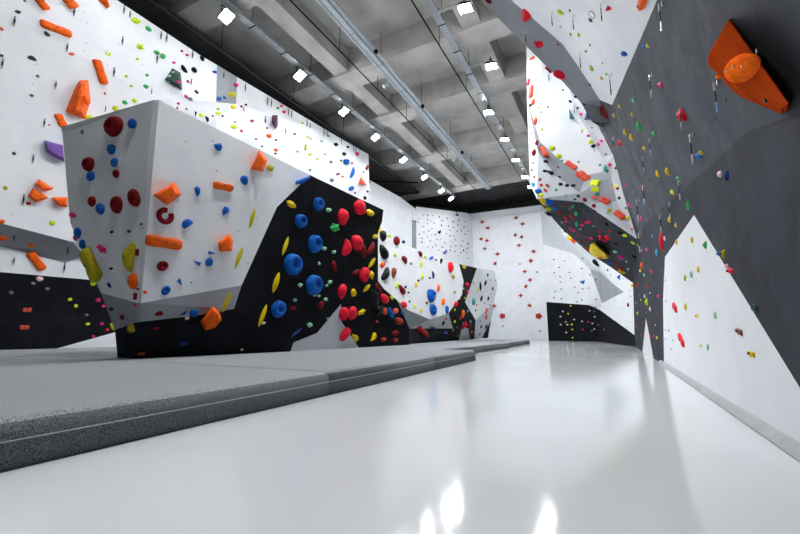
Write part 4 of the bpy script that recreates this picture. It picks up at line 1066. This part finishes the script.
# ---- charcoal overhang
place(741, 68.5, 37, 27, 22, 'od', 'dome', 'large glossy orange dome hold with a pocket, on the orange volume', .55, 'orange dome')
place(718, 77, 5, 4, 0, 'od', 'blob', 'small orange hold under the left corner of the orange volume', 1, 'small orange hold')
holds('''
644 46.5 9 7 10 b blob; 648 45.5 7 6 -20 oy blob; 660.5 85 11 9.5 25 pk blob; 683.5 114.5 9 8 -40 r blob; 678.5 114 5 4 30 dg crystal; 634 92 6.5 4 20 dg crystal; 634 100.5 8.5 7 20 g blob; 640 126 8.5 7 80 g blob; 654 133.7 8.5 6.5 -10 g blob
619.5 106.3 5.5 5 0 y blob; 614.3 115 5.5 5 60 y blob; 620.5 118.3 5 5 60 g crystal; 633 114.6 6 5.5 60 oy blob; 625.5 132 6 4.5 -65 y blob; 632 137.3 7 5.5 -65 y blob; 605 112 18 7.5 -66 dr bean|long dark red hold at the left edge of the charcoal overhang
620 142.5 11.5 9 -25 r wedge; 644.5 148 7.5 6 -10 y crystal; 658 174 9.5 6.5 -75 y bean; 668 171.5 7.5 6 -60 y blob; 678 178.7 8.5 7 10 g blob; 672.5 192.3 8.5 6.5 -10 y blob; 688.7 206 8.5 7 80 g blob; 670 219.3 7 5.5 -70 y blob; 676 225 6 4.6 -50 y crystal
699 156 9 7 10 b blob; 701.5 152.5 6 4.5 -20 oy crystal; 642 186.3 5.5 4.6 0 r blob; 649 180 4 3.4 0 dr blob; 644 203.2 6.5 6 0 b blob; 651 205 4 3.6 0 st blob; 625.5 185 5 5.5 0 pk blob; 629.5 205 6.5 6 0 pk blob; 641.5 218.7 7.5 6.5 0 pk blob; 634 192 5 4 -30 t crystal
630 160 3 2.6 0 nb crystal; 636 162 3 2.6 0 nb crystal; 620.5 160 3.4 2.6 60 t crystal; 616 168 3.4 3 0 dr blob; 636.5 170 3.4 3 0 dr blob; 638 233 3.4 3 0 k blob
''')
draws('''
663 2 31|long quickdraw hanging at the top of the charcoal overhang; 652.5 73 98|quickdraw just left of the magenta hold on the charcoal overhang; 718.7 81 112 bluealu|quickdraw with a blue carabiner under the big orange volume; 614.5 136 150; 651.5 137 155; 644.5 156 172
681 180 199; 671 202 218; 694 133 164; 645 184 205; 662 213 232; 682.5 107 112; 639 198 222; 640.5 232 252
''')
# ---- lower charcoal face and white triangle
holds('''
720.5 174 7 7 0 pw blob; 727.3 175.3 8 6.5 60 nb crystal; 719 253.5 8.5 7 20 b blob; 724.3 254 9.5 5 88 oy bean; 727 266 6 5 20 pw blob; 731 270.3 11 6.5 -25 r bean; 756 308 9.5 8 -10 dg bowl; 662.5 241.5 27 8.5 -84 r bean|long red hold standing at the left corner of the white triangle; 665 238.5 6 4 -60 pw blob
677 242 6 5 70 y crystal; 692.5 240 7 6 60 y crystal; 706 245 8 6 80 g blob; 698.7 269.5 6 5.5 60 y blob; 692 274.3 6.5 6 60 mg blob; 685.5 278 7 4.5 80 oy blob; 675.7 307.5 14 5.5 -62 r bar|upper red bar hold near the left edge of the white triangle; 686 307 7 5 85 y blob
697.5 316 8.5 6.5 -30 y wedge; 715.7 315.5 7.5 6 80 mg crystal; 682.3 340 20 5.5 -65 r bar|lower red bar hold near the left edge of the white triangle; 701 345.3 7 5.5 -20 y wedge; 708.3 347.3 7.5 4.5 85 mg blob; 740.3 332.5 9.5 6.5 -22 br crimp|brown ledge hold near the slanting right edge of the white triangle
752.5 354.7 9.5 7 -10 y crimp|yellow ledge hold lowest on the white triangle; 665.5 330 3 2.8 0 pk blob; 666 339.2 3.4 3 0 pk blob; 669 330.5 3 2.4 60 pk blob; 671 349.2 3.6 3 0 r blob; 673 340.5 2.8 2.8 0 nb blob; 666 280.3 2.6 2.6 0 k blob; 666 301 3 2.6 0 nb blob
''')
# ---- dark strip beside the triangle
holds('''
647.5 302 7 5.5 70 ly cluster; 638 313 6 4.6 30 ly cluster; 658.5 296 7.5 6.5 0 pk wedge; 662.3 294 8.5 4 80 nb tri; 652 271.3 6.5 6 0 pk blob; 642.5 265 7.5 5 80 sa bean; 640.5 270.7 5.5 4.6 0 y blob; 645 322.5 6 5.5 0 dr blob; 653.7 336.5 4.6 3.6 -20 r blob; 657.2 337.7 5.4 4.6 0 y blob
658 313.7 4 3 -20 r crystal; 638.7 285 4 3.4 -60 st blob; 647.5 285.3 4.4 3.4 -60 st blob; 647 249.5 8 5.5 25 pk crystal; 652.5 236 5.5 5 0 lb crystal; 657 252.5 5.5 4.5 70 lb crystal; 650 293 3 3 0 w crystal; 645 296 3.6 3 60 w crystal; 650.5 309 4 3.4 80 pw crystal; 641 300 3.4 3 0 ly blob
637 326 3.6 3.2 0 st blob; 646.5 313 2.8 2.6 0 g blob; 641.5 335 3 2.8 0 st blob; 650.5 336 3.4 3 0 r blob; 638 245 3.4 3 -20 y crystal; 642 250 3 2.6 0 w crystal; 644.5 275 3 3 60 mg crystal; 639.5 295.5 3 2.6 0 g blob; 655.5 325 2.8 2.4 0 w crystal
634.3 256.5 3.8 3.4 0 k blob; 636.5 236 3 2.6 0 st blob; 655 283.5 2.4 2.4 0 gy blob; 636 303 3 2.6 0 oy blob
''')
# ---- narrow white column and the facets behind the rim
holds('''
532 58.3 7 4 20 sa wedge; 531.5 92 12 3.6 85 sa bar|upright salmon bar hold on the narrow white column; 533.5 102 6.5 3 75 sa blob; 535.5 121.5 10 4 82 sa bean; 528.6 82 7 2 80 r bar; 536.3 143 8.5 4 62 dr cluster; 534.7 152.5 6.5 5.5 40 dr cluster; 530.5 105 3.6 2.6 40 k crystal
538.6 107.5 2.4 2.2 0 oy blob; 540.5 112 2.4 2.2 0 mg blob; 530 73 2.4 2 0 ly blob; 531 112 2 1.8 0 ly blob; 532 133 2.4 2 0 r blob; 531.5 127 2 2 0 dr blob; 529.5 118 2 2 0 nb blob; 533.5 163 3 2.4 0 pk blob; 532 170 2.6 2.4 0 nb blob; 534.5 177 3 2.6 0 st blob
542 129.3 3.2 2.8 0 ly crystal; 552 148 5.8 5 0 ly blob; 559 156.2 5.6 5 0 ly blob; 562 160.7 3 2.6 0 t crystal; 543.7 152.5 10 4 -60 sa bar; 578.6 161.8 2.2 2 0 gy blob; 548 107 2 2 0 gy blob; 563 90 2 2 0 k crystal; 575.5 96.5 3.4 2.4 -20 k crystal; 570.3 101.5 4 2.6 -40 k crystal
571 165.5 12 6 -35 sa bar|upper salmon bar of the two along the lower edge of the recessed facet; 583 177.3 14 6 -35 sa bar|lower salmon bar of the two along the lower edge of the recessed facet
577.7 108 3 2.6 0 dr blob; 581.5 114 3.4 3 0 pk blob; 587.5 106.5 14 4.6 -40 dr bean|long dark red hold by the navy triangular volume; 588.3 135.7 3.2 2.8 0 pk blob; 598.5 144.3 3.6 3.2 0 pk blob; 601.7 140.7 3.2 3 0 pk blob; 610 164.7 4.2 3.4 0 pk crystal; 582 130.8 5 2.2 75 ly spindle; 590.7 142 4.4 4.2 0 ly blob
593.5 146 6.5 4 30 k cluster; 606 169 9 4.2 -58 t wedge; 596.5 122.5 2.8 2.6 0 nb crystal; 592 127.5 2.4 2 0 t blob; 605 138 3 2.6 0 dr blob; 609 140.5 2.6 2.2 0 nb blob; 606 154 2.4 2 0 nb blob; 600 165 3 2.4 0 t blob; 617 186.5 4.4 4 0 y blob; 618 188.5 3.6 3 0 dr blob
619.5 198 4 3 60 k cluster; 595 183.5 8 5 0 ly crimp; 595 190 7.5 5 0 ly crimp; 596.8 194.3 4.6 3 -20 t blob; 604.5 200.7 10 6 -25 sa bar; 595 197.6 6 3.4 -20 sa blob; 619.3 215 11 6.5 -38 sa bar; 610 210 4.6 3.6 0 oy blob; 627.8 218 4 4 0 oy blob; 626 208 2.6 2.4 0 g blob; 632 229 3 2.6 0 sa blob; 607.5 213 3 3 0 mg blob
560.5 184.2 4.6 3.6 0 k crystal; 567 185.3 4.4 4 0 k crystal; 573.2 185.6 4.6 3 20 k crystal; 551 172.8 9 4.6 -28 k cluster; 545 171 5 3 -10 k crystal; 545.5 161.5 5 2.8 0 k crystal; 578.3 196 4 3 -40 k crystal; 585 199.6 5 3.6 -40 dr blob; 594 205.8 4 3.6 -20 dr blob; 559.5 177 2.4 2 0 k blob
566 195.5 4.4 2.8 -20 mg crystal; 540 179.5 4 2.6 40 st blob; 547.5 185.5 4.4 2.4 -40 st bar; 545.5 190.5 4.4 2.4 -40 st bar; 556 190 3.4 3 70 g crystal; 575 199.5 2.4 2 0 k blob; 541.5 185 3 2.6 0 r blob; 558 167.5 2.4 2 0 br blob
538.5 191.3 7 6 -20 b blob; 533.3 184.3 5 4.6 0 lb blob; 548 201 8.5 7 -30 b wedge; 544.5 201.5 13 5 -42 y bean|curved yellow hold at the far lip of the lead-wall underside; 549 208.3 6.5 4.4 -10 ly blob; 549.3 213.2 6.5 5 0 k tri; 554.5 207.5 5.5 4.6 0 b crystal; 541 194.5 5 4 -40 ly blob
''')
draws('575 102 113; 595 141 151')
# ---- dark underside, crowded with small holds
holds('''
566.5 217.3 3.4 3 0 st blob; 571.7 215.7 3.2 3 0 st blob; 572.5 218.3 3 2.6 0 st blob; 559.3 212.8 3.2 2.6 0 st blob; 566.5 221 3 2.6 0 pk blob; 571 228.5 3.4 3 0 st blob; 574 230.3 3.4 2.8 0 pk blob; 589 221.7 3.6 3 0 pk blob; 586 222.6 3 2.4 0 r blob; 582.3 224.7 3.4 2.6 0 pk blob
601.7 238.3 4 3.2 0 r blob; 607 236.8 4 3 0 r blob; 600.3 236 3 2.6 0 pk blob; 608.5 238.5 3 2.6 0 r blob; 600 231.5 2.8 2.4 0 st blob; 605 240.5 3 2.6 0 pk blob; 576.3 213.5 4.6 3 80 g blob; 577 224 4.6 3 80 g blob; 572.5 206.5 4 3 30 g crystal; 565.8 205 3.4 2.8 60 dr blob
586 211.3 4.6 4 0 dg crystal; 589 213.5 4 3.6 0 dg crystal; 584.5 207.8 4 3.6 0 dg crystal; 606.3 224 4.6 4 0 k crystal; 619.8 233 5 4.4 0 k crystal; 594.2 211.3 3.6 3 0 k crystal; 625 235.3 5 3.4 0 ly cluster; 633.2 242.6 3.6 2.8 0 ly crystal; 610 231 2.8 2.6 0 st blob; 614 226.5 2.6 2.2 0 nb blob
622 270.7 6 5 -20 y crystal; 632.5 285.3 4.4 4.2 0 y crystal; 621.5 257 4.4 3.6 0 pk blob; 634 257 0.1 0.1 0 k blob; 626.5 261.5 3 2.6 60 mg blob; 628 269 3 2.6 50 mg blob; 615.5 251.5 3 2.6 0 mg blob; 620 268 5 2.6 -40 st bar; 614.5 263 3 2.6 -40 st blob; 628 246 3 2.6 0 dg blob; 616 244 3 2.4 0 k blob
574 240.5 6 3.6 -40 sa cluster; 570 238 4.6 3 -40 y blob; 579 241.5 3.4 2.8 0 st blob; 582 245.5 4.6 3.4 -40 t cluster; 587.5 248 4 3 -40 st blob; 586 239.5 3.4 2.8 0 dr blob; 592 238 3 2.6 0 pk blob; 579 235 3 2.6 0 st blob; 600 257 5 2.2 0 r bar; 565 231.5 3.6 2.6 -30 dr blob
562.5 222 2.6 2.2 0 gy blob; 570 208.5 2.4 2 0 gy blob; 580.5 229 2.4 2.2 0 gy blob; 594 226 2.6 2.2 0 gy blob; 597 221 2.4 2 0 st blob
596 262.5 8.5 4 -40 k bean; 607.7 269.6 7 4.5 -30 b tri; 619 276 7.5 6 -50 b tri; 609 262.5 3.4 2.6 0 b crystal; 610.5 275 4 1.8 75 ly spindle
'''.replace('; 634 257 0.1 0.1 0 k blob', ''))

# ------------------------------------------------------------------ labels: look first, then a neighbour one can find, then order along the wall
def norm(t): return ' '.join(t.split())
done = {}
for it in ITEMS:
    if it['label']: it['final'] = it['label']
todo = [it for it in ITEMS if not it['label']]
by = {}
for it in todo: by.setdefault((it['base'], it['on']), []).append(it)
short_n = {}
for it in ITEMS:
    it['nm'] = it['short']
    short_n[(it['nm'], it['s'])] = short_n.get((it['nm'], it['s']), 0) + 1
anchors = [it for it in ITEMS if it['size'] >= 6.4 and short_n[(it['nm'], it['s'])] == 1]
ORDN = ['first', 'second', 'third', 'fourth', 'fifth', 'sixth', 'seventh', 'eighth', 'ninth', 'tenth', 'eleventh', 'twelfth'] + ['%dth' % k for k in range(13, 40)]
def ordered(v, pre, only=None):
    """tell the things of v apart by their order along the longer spread"""
    sx = max(i['x'] for i in v) - min(i['x'] for i in v); sy = max(i['y'] for i in v) - min(i['y'] for i in v)
    hor = sx >= sy
    v = sorted(v, key=lambda i: i['x'] if hor else i['y'])
    n = len(v)
    for k, i in enumerate(v):
        if n == 2: w = ('left of two', 'right of two') if hor else ('upper of two', 'lower of two'); w = w[k]
        elif k == 0: w = 'leftmost' if hor else 'topmost'
        elif k == n - 1: w = 'rightmost' if hor else 'lowest'
        else:
            w = (ORDN[k] + (' from left' if hor else ' from top')) if k < n / 2 else (ORDN[n - 1 - k] + (' from right' if hor else ' from bottom'))
        if only is None or i in only: i['final'] = f'{pre}, {w}'
for (base, on), v in by.items():
    pre = f'{base} on the {on}' if 'quickdraw' not in base else f'{base} from the {on}'
    if len(v) == 1: v[0]['final'] = pre; continue
    near = {}
    for it in v:
        best = None
        for a in anchors:
            if a in v or a['s'] != it['s']: continue
            dx, dy = it['x'] - a['x'], it['y'] - a['y']
            d = math.hypot(dx, dy)
            if d < 26 + a['size'] * .5 and (best is None or d < best[0]): best = (d, a, dx, dy)
        if best:
            d, a, dx, dy = best
            w = ('right of' if dx > 0 else 'left of') if abs(dx) > abs(dy) else ('below' if dy > 0 else 'above')
            near.setdefault(f'{pre}, {w} the {a["nm"]}', []).append(it)
        else: near.setdefault(pre, []).append(it)
    for p, g in near.items():
        if p == pre: ordered(v, p, g)
        elif len(g) == 1: g[0]['final'] = p
        else: ordered(g, p)
for it in ITEMS:
    lb_ = norm(it['final'])
    for a_, b_ in ((' of two', ''), (' hold, ', ', '), (' hold on', ' on'), ('right wall\'s', 'right'), (' the ', ' ')):
        if len(lb_.split()) > 16: lb_ = lb_.replace(a_, b_, 1)
    it['o']['label'] = lb_

# the 300 holds that show largest stay things; the rest, specks of a pixel or three, become one object
hs = [it for it in ITEMS if it['o'].get('category') == 'climbing hold']
hs.sort(key=lambda it: -it['area'])
bpy.context.view_layer.update()
vv, ff, mi, mats_ = [], [], [], []
for it in hs[300:]:
    o = it['o']; b0 = len(vv); me = o.data; mw = o.matrix_world
    vv.extend(tuple(mw @ v.co) for v in me.vertices)
    ff.extend(tuple(b0 + i for i in p.vertices) for p in me.polygons)
    if me.materials[0] not in mats_: mats_.append(me.materials[0])
    mi.extend([mats_.index(me.materials[0])] * len(me.polygons))
    for c in list(o.children): bpy.data.objects.remove(c)
    bpy.data.objects.remove(o)
me = bpy.data.meshes.new('small_holds'); me.from_pydata(vv, [], ff)
for m in mats_: me.materials.append(m)
me.polygons.foreach_set('material_index', mi); me.update()
for p_ in me.polygons: p_.use_smooth = True
tag(link('small_holds', me), 'hundreds of tiny many-coloured climbing holds dotted over all the walls', 'climbing hold', None, 'stuff')

# ------------------------------------------------------------------ world, exposure
wd = bpy.data.worlds.new('hall_air'); SC.world = wd; wd.use_nodes = True
bg = wd.node_tree.nodes['Background']
bg.inputs['Color'].default_value = (0.93, 0.96, 1.0, 1)
bg.inputs['Strength'].default_value = 0.08
SC.view_settings.view_transform = 'Standard'
SC.view_settings.look = 'None'
SC.view_settings.exposure = 0.37
SC.view_settings.gamma = 1.0
SC.view_settings.use_curve_mapping = False
SC.cycles.max_bounces = 8
SC.cycles.diffuse_bounces = 5
SC.cycles.sample_clamp_indirect = 8
SC.cycles.use_denoising = True
